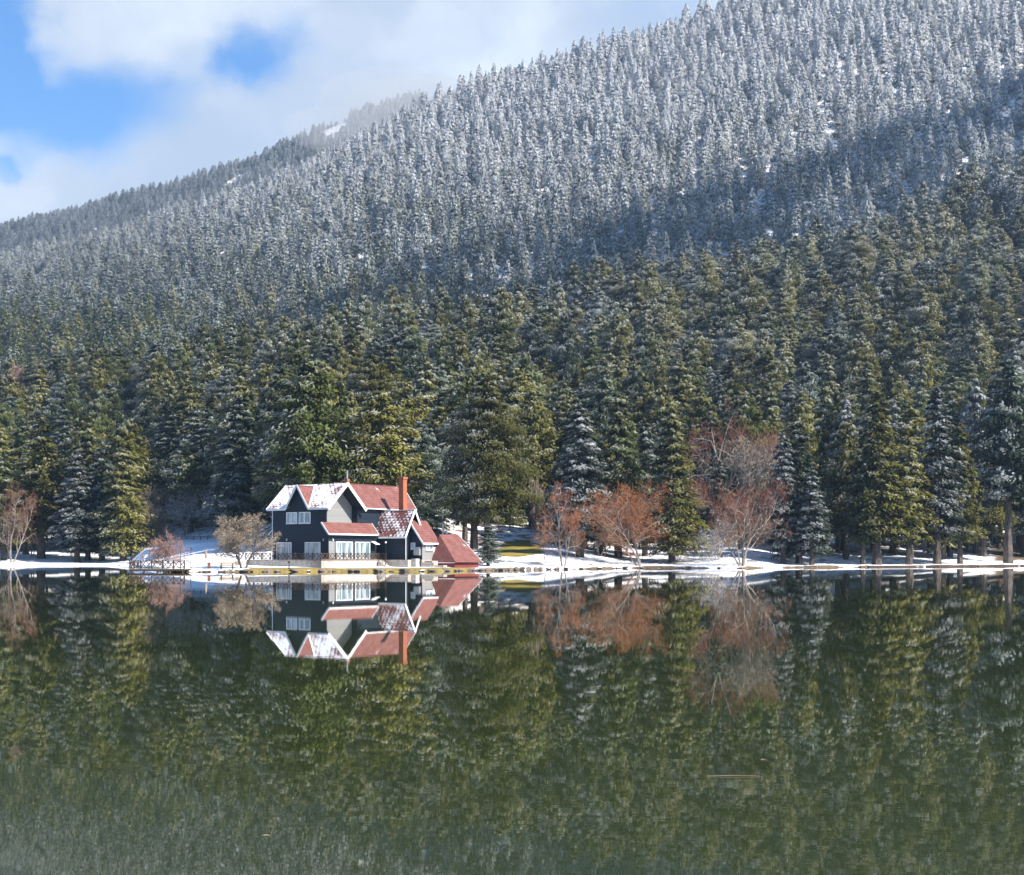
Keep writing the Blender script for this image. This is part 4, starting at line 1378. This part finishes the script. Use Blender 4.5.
# low garden wall running on from the terrace
p0, p1 = at(219, 186), at(246, 187)
mb = MB()
d = (p1 - p0); d.z = 0
mb.hexa([(0, -0.2, -0.6), (d.x, d.y - 0.2, -0.6), (d.x, d.y + 0.2, -0.6), (0, 0.2, -0.6)], [(0, -0.2, 0.55), (d.x, d.y - 0.2, 0.55), (d.x, d.y + 0.2, 0.55), (0, 0.2, 0.55)])
gw = empty('garden_wall', p0)
tag(gw, 'low stone garden wall capped with snow behind the round tan tree', 'wall')
mb.build('masonry', M_STONE, gw)
mb = MB(); mb.hexa([(-0.05, -0.25, 0.553), (d.x, d.y - 0.25, 0.553), (d.x, d.y + 0.25, 0.553), (-0.05, 0.25, 0.553)], [(0, -0.16, 0.75), (d.x, d.y - 0.16, 0.72), (d.x, d.y + 0.16, 0.74), (0, 0.16, 0.70)])
mb.build('snow_cap', M_SNOWCAP, gw)


# ------------------------------------------------------------------ fences
def rail_fence(name, pts, label, h, step, mats, nrail=2, cat='fence'):
    o0 = at(*pts[0])
    root = empty(name, o0)
    tag(root, label, cat)
    P3 = []
    for i in range(len(pts) - 1):
        a, b_ = at(*pts[i]), at(*pts[i + 1])
        n = max(1, round((b_ - a).length / step))
        for k in range(n + (i == len(pts) - 2)):
            q = a.lerp(b_, k / n); q.z = gz(q.x, q.y)
            P3.append(q - o0)
    for q in P3:
        mb = MB(); mb.box((q.x - 0.07, q.y - 0.07, q.z - 0.4), (q.x + 0.07, q.y + 0.07, q.z + h + 0.1)); mb.build('post', mats, root)
    for r in range(nrail):
        mb = MB()
        z = Vector((0, -0.10, h * (1 - 0.45 * r)))
        for a, b_ in zip(P3[:-1], P3[1:]):
            mb.bar(a + z, b_ + z, 0.05, 0.14)
        mb.build('rail', mats, root)


rail_fence('road_railing', [(140, 322), (180, 314), (222, 306)], 'low dark railing along the road above the snow slope', 0.75, 2.2, M_WOOD)
rail_fence('rail_fence', [(488, 286), (520, 286), (554, 284)], 'dark wooden rail fence along the top of the yellow-green lawn', 1.15, 2.4, M_WOOD)
rail_fence('rail_fence', [(960, 322), (1000, 318), (1040, 316)], 'dark rail fence between the trunks near the right edge', 1.0, 2.6, M_WOOD)

# ------------------------------------------------------------------ utility pole, yellow post, notice board, kiosk
p = at(443, 226)
up = empty('utility_pole', p)
tag(up, 'grey utility pole with a lamp arm behind the house', 'pole')
H_ = CH + (HY - 514) / F * 226 - p.z
mb = MB(); mb.tube((0, 0, -0.4), (0, 0, H_), 0.16, 0.12, 8); mb.build('post', M_METAL, up)
mb = MB(); mb.bar((-0.9, 0, H_ - 0.25), (0.5, 0, H_ - 0.2), 0.1); mb.build('crossarm', M_METAL, up)
mb = MB(); mb.box((-1.25, -0.14, H_ - 0.33), (-0.75, 0.14, H_ - 0.17)); mb.build('lamp_head', M_WHITE, up)
p = at(541, 272)
yp = empty('yellow_post', p)
tag(yp, 'tall yellow post above the lawn between the trees', 'post')
H_ = CH + (HY - 490) / F * 272 - p.z
mb = MB(); mb.tube((0, 0, -0.3), (0, 0, H_ - 3.6), 0.09, 0.09, 7); mb.build('pole', M_WOOD, yp)
mb = MB(); mb.box((-0.42, -0.06, H_ - 3.6), (0.42, 0.06, H_)); mb.build('panel', M_YELLOW, yp)
p = at(671, 250)
nb = empty('notice_board', p)
tag(nb, 'small white notice board on two legs under the olive cone-shaped fir', 'sign')
for sx in (-0.45, 0.45):
    mb = MB(); mb.box((sx - 0.05, -0.05, -0.2), (sx + 0.05, 0.05, 2.45)); mb.build('leg', M_WOOD, nb)
mb = MB(); mb.box((-0.6, -0.10, 1.1), (0.6, -0.053, 2.3)); mb.build('board', M_WHITE, nb)
mb = MB(); mb.slab([(-0.8, -0.45, 2.4), (0.8, -0.45, 2.4), (0.8, 0.0, 2.75), (-0.8, 0.0, 2.75)], 0.06); mb.slab([(-0.8, 0.45, 2.4), (0.8, 0.45, 2.4), (0.8, 0.005, 2.745), (-0.8, 0.005, 2.745)], 0.06)
mb.build('roof', [M_SNOWCAP, M_WOOD], nb)
p = at(498, 297)
kk = empty('kiosk', p, R(20))
tag(kk, 'small wooden kiosk with a snowy rust roof behind the rail fence', 'kiosk')
mb = MB(); mb.box((-1.4, -1.0, -0.4), (1.4, 1.0, 2.0)); mb.build('wall', M_PALEWOOD, kk)
mb = MB(); mb.slab([(-1.8, -1.4, 1.9), (1.8, -1.4, 1.9), (1.8, 0, 2.8), (-1.8, 0, 2.8)], 0.1); mb.slab([(-1.8, 1.4, 1.9), (1.8, 1.4, 1.9), (1.8, 0.005, 2.795), (-1.8, 0.005, 2.795)], 0.1)
mb.build('roof', [M_TILEHALF, M_WOOD], kk)
mb = MB(); mb.box((-0.7, -1.06, 0.9), (0.7, -1.003, 1.7)); mb.build('hatch', M_WOOD, kk)

# ------------------------------------------------------------------ stones along the water
def stone_mat(name, lo, hi):
    m, nt, b = new_mat(name)
    N = NT(nt)
    n = N.noise(N.obj(), 2.2, 5.0)
    oi = N.n('ShaderNodeObjectInfo')
    g = N.mix(N.math('ADD', N.math('MULTIPLY', n, 0.6), N.math('MULTIPLY', oi.outputs['Random'], 0.4)), (0.06, 0.05, 0.042, 1), (0.26, 0.205, 0.155, 1))
    ge = N.n('ShaderNodeNewGeometry'); sn = N.n('ShaderNodeSeparateXYZ'); nt.links.new(ge.outputs['Normal'], sn.inputs[0])
    mk = N.ramp(N.math('ADD', sn.outputs[2], N.math('MULTIPLY', N.math('SUBTRACT', n, 0.5), 0.7)), lo, hi)
    N.put(b.inputs['Base Color'], N.mix(mk, g, c4(SNOW)))
    b.inputs['Roughness'].default_value = 0.85
    return m


M_ROCKS = [stone_mat('snowy_stone', 0.66, 0.9), stone_mat('bare_stone', 1.05, 1.3)]
ROCKS = []
for k in range(5):
    bm = bmesh.new()
    bmesh.ops.create_icosphere(bm, subdivisions=2, radius=0.5)
    rg = np.random.default_rng(60 + k)
    dirs = rg.normal(0, 1, (7, 3)); dirs /= np.linalg.norm(dirs, axis=1)[:, None]
    lims = rg.uniform(0.24, 0.44, 7)
    for v in bm.verts:
        c = np.array(v.co)
        for d_, l_ in zip(dirs, lims):
            e = c @ d_
            if e > l_:
                c = c - d_ * (e - l_) * 0.85
        v.co = Vector(c * np.array([1.15, 0.9, 0.75])) + Vector(rg.normal(0, 0.012, 3))
    me = bpy.data.meshes.new('shore_stone'); bm.to_mesh(me); bm.free(); me.materials.append(M_ROCKS[0])
    me2 = me.copy(); me2.materials[0] = M_ROCKS[1]
    ROCKS.append((me, me2))
STRETCH = [(0, 135, 5, 0.34, 'low dark stone in the row edging the far bay'), (192, 240, 7, 0.55, 'stone at the water edge near the picnic table'),
           (240, 345, 13, 0.7, 'tan stone edging the grassy bank below the terrace'), (345, 440, 13, 0.75, 'tan stone edging the grassy bank below the side wing'),
           (440, 500, 14, 0.85, 'pale stone in the pile below the red side roof'), (500, 562, 16, 0.8, 'boulder in the row before the lawn'),
           (564, 632, 8, 0.65, 'stone in the row between the slender and the orange bare trees'), (648, 735, 5, 0.6, 'stone edging the snow between the orange and red bare trees'),
           (750, 850, 5, 0.5, 'stone at the foot of the shaded bank right of the red tree')]
for a_, b_, n, size, lab in STRETCH:
    for k in range(n):
        px = a_ + (b_ - a_) * (k + rng.uniform(-0.6, 1.6)) / n
        y = float(np.interp(px, PXK, SHORE)) + rng.uniform(-0.5, 0.5)
        x = (px - CX) / F * y
        y += 1.2 * math.sin(x / 3.1) * math.sin(x / 7.7 + 1) + 0.5 * math.sin(x / 1.3)
        o = link('shore_stone', ROCKS[int(rng.integers(0, 5))][1 if 240 <= a_ < 560 and rng.random() < 0.85 else 0])
        sc = size * rng.uniform(0.6, 1.5)
        o.location = (x, y, 0.05 + 0.10 * sc)
        o.rotation_euler = (rng.uniform(-0.2, 0.2), rng.uniform(-0.2, 0.2), rng.uniform(0, 6.28))
        o.scale = (sc * rng.uniform(0.9, 1.5), sc, sc * rng.uniform(0.6, 0.9))
        tag(o, lab, 'stone', lab.replace('stone', 'stones', 1).replace('boulder', 'boulders', 1))
# timber edging at the right bank
for i, (a_, b_, lab) in enumerate(((868, 925, 'dark timber edging the bank below the thick black trunk'), (927, 975, 'dark timber edging the bank at the middle of the right stand'), (977, 1040, 'dark timber edging the bank below the right-edge pine'))):
    def sp_(px):
        y = float(np.interp(px, PXK, SHORE))
        x = (px - CX) / F * y
        return Vector((x, y + 1.2 * math.sin(x / 3.1) * math.sin(x / 7.7 + 1) + 0.5 * math.sin(x / 1.3) - 0.1, 0.12))
    pts_ = [sp_(a_ + (b_ - a_) * k / 10) for k in range(11)]
    mb = MB()
    for q, r in zip(pts_[:-1], pts_[1:]):
        mb.bar(q - pts_[0], r - pts_[0], 0.22, 0.34)
    o = mb.build('bank_timber', M_WOOD); o.location = pts_[0]
    tag(o, lab, 'timber', None)

# ------------------------------------------------------------------ floating twig and leaves
mb = MB(); mb.tube((-0.23, 0, 0), (0.02, 0.012, 0.004), 0.002, 0.003, 5); mb.tube((0.02, 0.012, 0.004), (0.25, -0.01, 0.002), 0.003, 0.002, 5)
o = mb.build('floating_twig', M_PALEWOOD); o.location = ((732 - CX) / F * 12.7, 12.7, 0.004)
tag(o, 'thin pale twig floating alone on the calm lake', 'twig')
for px, py, lab in ((762, 760, 'tiny pale leaf floating on the lake near the twig'), (265, 836, 'tiny pale leaf floating on the lake far from the twig')):
    y = CH * F / (py - HY)
    mb = MB()
    for k in range(2):
        mb.prism([(-0.03 + k * 0.03, -0.015 + 0.01 * k, 0.002), (0.0 + k * 0.03, -0.02 + 0.01 * k, 0.006), (0.035 + k * 0.03, 0.004, 0.002), (0.0 + k * 0.02, 0.02, 0.008)], (0, 0, 0.003))
    o = mb.build('floating_leaf', M_PALEWOOD); o.scale = (0.6, 0.6, 0.6); o.location = ((px - CX) / F * y, y, 0.003)
    tag(o, lab, 'leaf')


# ------------------------------------------------------------------ people
def cloth(name, c):
    return plain(name, c, 0.85, 0.2, 8.0)


M_SKIN = plain('skin', (0.55, 0.36, 0.27), 0.6, 0.08)
M_HAIR = plain('dark_hair', (0.03, 0.022, 0.018), 0.7, 0.2)


def person(px, y, rz, h, jacket, trousers, label, group=None, stride=0.22):
    k = h / 1.75
    J = {'pel': (0, 0, .95, .155), 'wai': (0, 0, 1.10, .150), 'che': (0, 0, 1.32, .175), 'nec': (0, -.01, 1.49, .062), 'hea': (0, -.02, 1.60, .088), 'top': (0, -.01, 1.70, .082),
         'shl': (-.19, 0, 1.41, .070), 'ell': (-.25, .06, 1.14, .052), 'wrl': (-.26, -.04, .90, .036), 'hal': (-.26, -.08, .80, .038),
         'shr': (.19, 0, 1.41, .070), 'elr': (.25, .08, 1.14, .052), 'wrr': (.26, .10, .90, .036), 'har': (.26, .08, .80, .038),
         'hil': (-.10, 0, .90, .105), 'knl': (-.11, -stride * .7, .50, .072), 'anl': (-.11, -stride, .09, .050), 'tol': (-.11, -stride - .17, .04, .042),
         'hir': (.10, 0, .90, .105), 'knr': (.11, stride * .2, .50, .072), 'anr': (.11, stride, .10, .050), 'tor': (.11, stride - .15, .04, .042)}
    names = list(J)
    ed = ['pel-wai', 'wai-che', 'che-nec', 'nec-hea', 'hea-top', 'che-shl', 'shl-ell', 'ell-wrl', 'wrl-hal', 'che-shr', 'shr-elr', 'elr-wrr', 'wrr-har',
          'pel-hil', 'hil-knl', 'knl-anl', 'anl-tol', 'pel-hir', 'hir-knr', 'knr-anr', 'anr-tor']
    me = bpy.data.meshes.new('person')
    me.from_pydata([J[n][:3] for n in names], [tuple(names.index(q) for q in e.split('-')) for e in ed], [])
    o = link('person', me)
    sk = o.modifiers.new('skin', 'SKIN'); sk.use_smooth_shade = True
    for i, n in enumerate(names):
        sv = me.skin_vertices[0].data[i]
        r = J[n][3]
        sv.radius = (r, r * (0.72 if n in ('pel', 'wai', 'che') else 1.0))
        sv.use_root = (n == 'pel')
    o.modifiers.new('smooth', 'SUBSURF').levels = 1
    dg = bpy.context.evaluated_depsgraph_get()
    ev = bpy.data.meshes.new_from_object(o.evaluated_get(dg))
    o.modifiers.clear()
    o.data = ev
    ev.materials.clear()
    for m_ in (jacket, trousers, M_SKIN, M_BLACK):
        ev.materials.append(m_)
    for pl in ev.polygons:
        c = pl.center
        arm = abs(c.x) > 0.2 and c.z < 0.88
        pl.material_index = 3 if c.z < 0.13 else 2 if (c.z > 1.50 or (arm and c.z < 0.87)) else 1 if (c.z < 0.90 and not abs(c.x) > 0.205) else 0
    # hair cap, a child of the body; nose and ears are part of the hairless head mesh's silhouette
    hb_ = bmesh.new()
    bmesh.ops.create_uvsphere(hb_, u_segments=12, v_segments=8, radius=0.102)
    for v in hb_.verts:
        v.co = Vector((v.co.x * 0.94, v.co.y * 1.02, v.co.z * 1.02))
    bmesh.ops.delete(hb_, geom=[f for f in hb_.faces if f.calc_center_median().z < -0.01 and f.calc_center_median().y < 0.03], context='FACES')
    hm = bpy.data.meshes.new('hair'); hb_.to_mesh(hm); hb_.free(); hm.materials.append(M_HAIR)
    ho = link('hair', hm, o); ho.location = (0, 0.004, 1.685)
    fm_ = MB(); fm_.tube((0, -0.10, 1.635), (0, -0.135, 1.615), 0.016, 0.012, 6)
    for sx in (-1, 1):
        fm_.box((sx * 0.034 - 0.012, -0.116, 1.655), (sx * 0.034 + 0.012, -0.10, 1.667))
    fo = fm_.build('face', [M_SKIN], o)
    p = at(px, y)
    o.location = p; o.rotation_euler = (0, 0, rz); o.scale = (k, k, k)
    tag(o, label, 'person', group)
    return o


person(143, 264, R(75), 1.8, cloth('brown_jacket', (0.20, 0.09, 0.06)), cloth('dark_trousers', (0.04, 0.04, 0.05)), 'person in a brown jacket walking on the snow behind the deck')
person(131.5, 299, R(60), 1.65, cloth('grey_jacket', (0.22, 0.22, 0.23)), cloth('grey_trousers', (0.10, 0.10, 0.11)), 'person in grey standing at the far bay water edge near the deck')
person(157.5, 324, R(-80), 1.75, cloth('black_jacket', (0.015, 0.016, 0.02)), cloth('black_trousers', (0.015, 0.015, 0.02)), 'person in dark clothes behind the road railing, left of a pair')
person(163.8, 323, R(-80), 1.72, cloth('navy_jacket', (0.012, 0.02, 0.045)), cloth('navy_trousers', (0.012, 0.014, 0.03)), 'person in dark clothes behind the road railing, right of a pair')


# ------------------------------------------------------------------ haze
m = bpy.data.materials.new('haze_air'); m.use_nodes = True
nt = m.node_tree
for nd in list(nt.nodes):
    if nd.type != 'OUTPUT_MATERIAL':
        nt.nodes.remove(nd)
pv = nt.nodes.new('ShaderNodeVolumePrincipled')
pv.inputs['Color'].default_value = (0.50, 0.74, 1.0, 1)
pv.inputs['Density'].default_value = 0.00011
pv.inputs['Anisotropy'].default_value = 0.2
nt.links.new(pv.outputs[0], nt.nodes['Material Output'].inputs['Volume'])
hb = MB(); hb.box((-2600, -120, -6), (2600, 4300, 1250))
hz = hb.build('haze', m)
tag(hz, kind='stuff')

# low cloud clinging to the far ridge
mm = bpy.data.materials.new('mist_air'); mm.use_nodes = True
for nd in list(mm.node_tree.nodes):
    if nd.type != 'OUTPUT_MATERIAL':
        mm.node_tree.nodes.remove(nd)
mv = mm.node_tree.nodes.new('ShaderNodeVolumePrincipled')
mv.inputs['Color'].default_value = (0.97, 0.98, 1.0, 1); mv.inputs['Density'].default_value = 0.0042; mv.inputs['Anisotropy'].default_value = -0.35
mm.node_tree.links.new(mv.outputs[0], mm.node_tree.nodes['Material Output'].inputs['Volume'])
for px, py, y, rx, ry, rz in ((395, 104, 1640, 95, 90, 34), (335, 130, 1850, 70, 80, 20), (425, 101, 1262, 75, 45, 20)):
    bm = bmesh.new()
    M_ = Matrix.Translation(((px - CX) / F * y, y, CH + (HY - py) / F * y)) @ Matrix.Diagonal((rx, ry, rz, 1))
    bmesh.ops.create_icosphere(bm, subdivisions=4, radius=1.0, matrix=M_)
    me = bpy.data.meshes.new('mist'); bm.to_mesh(me); bm.free(); me.materials.append(mm)
    tag(link('mist', me), kind='stuff')

# out-of-view cloud, added and shaped to shade the fold behind the lower hill
cm = bpy.data.materials.new('shade_cloud_air'); cm.use_nodes = True
for nd in list(cm.node_tree.nodes):
    if nd.type != 'OUTPUT_MATERIAL':
        cm.node_tree.nodes.remove(nd)
cv = cm.node_tree.nodes.new('ShaderNodeVolumePrincipled')
cv.inputs['Color'].default_value = (0.97, 0.98, 1.0, 1); cv.inputs['Density'].default_value = 0.016
cm.node_tree.links.new(cv.outputs[0], cm.node_tree.nodes['Material Output'].inputs['Volume'])
SUN_EL, SUN_AZ = 43.0, 123.0      # azimuth clockwise from +Y (the view direction): sun to the right and behind the camera
to_sun = Vector((math.sin(R(SUN_AZ)) * math.cos(R(SUN_EL)), math.cos(R(SUN_AZ)) * math.cos(R(SUN_EL)), math.sin(R(SUN_EL))))
path = []
for px, py, r in ((190, 356, 14), (300, 334, 30), (430, 298, 36), (520, 280, 40), (600, 258, 42), (760, 212, 46), (900, 164, 50), (1010, 130, 50), (1120, 100, 40), (1200, 80, 12)):
    yy = np.arange(float(np.interp(px, RK, RY)) + 60, 1500, 4.0)
    up_ = ground((px - CX) / F * yy, yy) + 10 - (CH + (HY - py) / F * yy)
    y = float(yy[int(np.argmax(up_ > 0))])
    g_ = Vector(((px - CX) / F * y, y, CH + (HY - py) / F * y))
    path.append((g_ + to_sun * ((1640 - g_.z) / to_sun.z), r))
fine = []
for (p, r), (q, t) in zip(path[:-1], path[1:]):
    for k in range(6):
        fine.append((p.lerp(q, k / 6), 1.3 * (r + (t - r) * k / 6) * rng.uniform(0.8, 1.25)))
fine.append(path[-1])
mb = MB()
rings = []
for i, (p, r) in enumerate(fine):
    d = (fine[min(i + 1, len(fine) - 1)][0] - fine[max(i - 1, 0)][0]).normalized()
    sd = d.cross(Vector((0, 0, 1))).normalized()
    rings.append([p + sd * (r * math.cos(6.283 * k / 16) * rng.uniform(0.85, 1.15)) + Vector((0, 0, 1)) * (0.8 * r * math.sin(6.283 * k / 16)) for k in range(16)])
for a_, b_ in zip(rings[:-1], rings[1:]):
    for k in range(16):
        mb.face([a_[k], a_[(k + 1) % 16], b_[(k + 1) % 16], b_[k]])
mb.face(list(reversed(rings[0]))); mb.face(rings[-1])
tag(mb.build('shade_cloud', cm), kind='stuff')

# ------------------------------------------------------------------ light and sky
sl = bpy.data.lights.new('sun', 'SUN')
sl.energy = 5.0; sl.angle = R(0.53); sl.color = (1.0, 0.93, 0.83)
so = link('sun', sl)
so.rotation_euler = to_sun.to_track_quat('Z', 'Y').to_euler()
so.location = (0, 0, 1500)

wd = bpy.data.worlds.new('World'); scene.world = wd; wd.use_nodes = True
nt = wd.node_tree
N = NT(nt)
bg = nt.nodes['Background']
sky = N.n('ShaderNodeTexSky', sky_type='NISHITA')
sky.sun_disc = False
sky.sun_elevation = R(SUN_EL); sky.sun_rotation = R(SUN_AZ)
sky.altitude = 1200; sky.air_density = 1.0; sky.dust_density = 0.4; sky.ozone_density = 2.0
hs = N.n('ShaderNodeHueSaturation'); hs.inputs['Hue'].default_value = 0.504; hs.inputs['Saturation'].default_value = 1.3
nt.links.new(sky.outputs[0], hs.inputs['Color'])
bg.inputs['Strength'].default_value = 0.105; sky.ozone_density = 3.0
nt.links.new(hs.outputs[0], bg.inputs['Color'])
tc = N.n('ShaderNodeTexCoord')
sp = N.n('ShaderNodeSeparateXYZ'); nt.links.new(tc.outputs['Generated'], sp.inputs[0])
yc = N.math('MAXIMUM', sp.outputs[1], 0.05)
cb = N.n('ShaderNodeCombineXYZ')
N.put(cb.inputs[0], N.math('DIVIDE', sp.outputs[0], yc)); N.put(cb.inputs[1], N.math('DIVIDE', sp.outputs[2], yc))
wn = N.n('ShaderNodeTexNoise'); nt.links.new(cb.outputs[0], wn.inputs['Vector'])
wn.inputs['Scale'].default_value = 8.0; wn.inputs['Detail'].default_value = 8.0; wn.inputs['Roughness'].default_value = 0.58
wv = N.n('ShaderNodeVectorMath', operation='MULTIPLY_ADD')
nt.links.new(wn.outputs['Color'], wv.inputs[0]); wv.inputs[1].default_value = (0.15, 0.12, 0); 
sb = N.n('ShaderNodeVectorMath', operation='SUBTRACT'); nt.links.new(cb.outputs[0], sb.inputs[0]); sb.inputs[1].default_value = (0.075, 0.06, 0)
nt.links.new(sb.outputs[0], wv.inputs[2])
gap = None
for px, py, rx, ry, st in ((75, 95, 115, 56, 1.0), (262, 45, 62, 42, 0.9), (0, 35, 48, 75, 1.0), (8, 148, 26, 16, 0.7), (200, 60, 120, 30, 0.15), (660, 0, 90, 40, 0.22), (470, 20, 60, 30, 0.10)):
    d = N.n('ShaderNodeVectorMath', operation='SUBTRACT'); nt.links.new(wv.outputs[0], d.inputs[0])
    d.inputs[1].default_value = ((px - CX) / F, (HY - py) / F, 0)
    e = N.n('ShaderNodeVectorMath', operation='MULTIPLY'); nt.links.new(d.outputs[0], e.inputs[0]); e.inputs[1].default_value = (F / rx, F / ry, 0)
    l = N.n('ShaderNodeVectorMath', operation='LENGTH'); nt.links.new(e.outputs[0], l.inputs[0])
    g = N.ramp(l.outputs['Value'], 1.30, 0.30, 0.0, st)
    gap = g if gap is None else N.math('ADD', gap, g, clamp=True)
cn = N.noise(wv.outputs[0], 5.0, 5.0, 0.5)
ccol = N.mix(N.ramp(cn, 0.35, 0.68), (0.42, 0.48, 0.59, 1), (0.76, 0.79, 0.83, 1))
bg2 = N.n('ShaderNodeBackground'); nt.links.new(ccol, bg2.inputs['Color']); bg2.inputs['Strength'].default_value = 0.67
msh = N.n('ShaderNodeMixShader')
above = N.math('MULTIPLY', N.ramp(sp.outputs[1], 0.25, 0.6), N.ramp(sp.outputs[2], 0.55, 0.40))      # the cloud bank hangs over the mountain
N.put(msh.inputs[0], N.math('MULTIPLY', N.math('SUBTRACT', 1.0, gap), N.math('MULTIPLY_ADD', above, 0.9, 0.1)))
nt.links.new(bg.outputs[0], msh.inputs[1]); nt.links.new(bg2.outputs[0], msh.inputs[2])
nt.links.new(msh.outputs[0], nt.nodes['World Output'].inputs['Surface'])

# ------------------------------------------------------------------ camera and render settings
cam = bpy.data.cameras.new('camera')
cam.sensor_width = 36.0; cam.lens = F / 1024 * 36.0
cam.shift_y = (HY - 437.5) / 1024
cam.clip_end = 9000; cam.clip_start = 0.1
co = link('camera', cam)
co.location = (0, 0, CH); co.rotation_euler = (R(90), 0, 0)
scene.camera = co
scene.view_settings.view_transform = 'Standard'
scene.view_settings.look = 'None'
scene.view_settings.exposure = 1.1
scene.view_settings.gamma = 1.0
scene.cycles.use_denoising = True
scene.cycles.max_bounces = 5
scene.cycles.diffuse_bounces = 2
scene.cycles.glossy_bounces = 3
scene.cycles.volume_bounces = 0
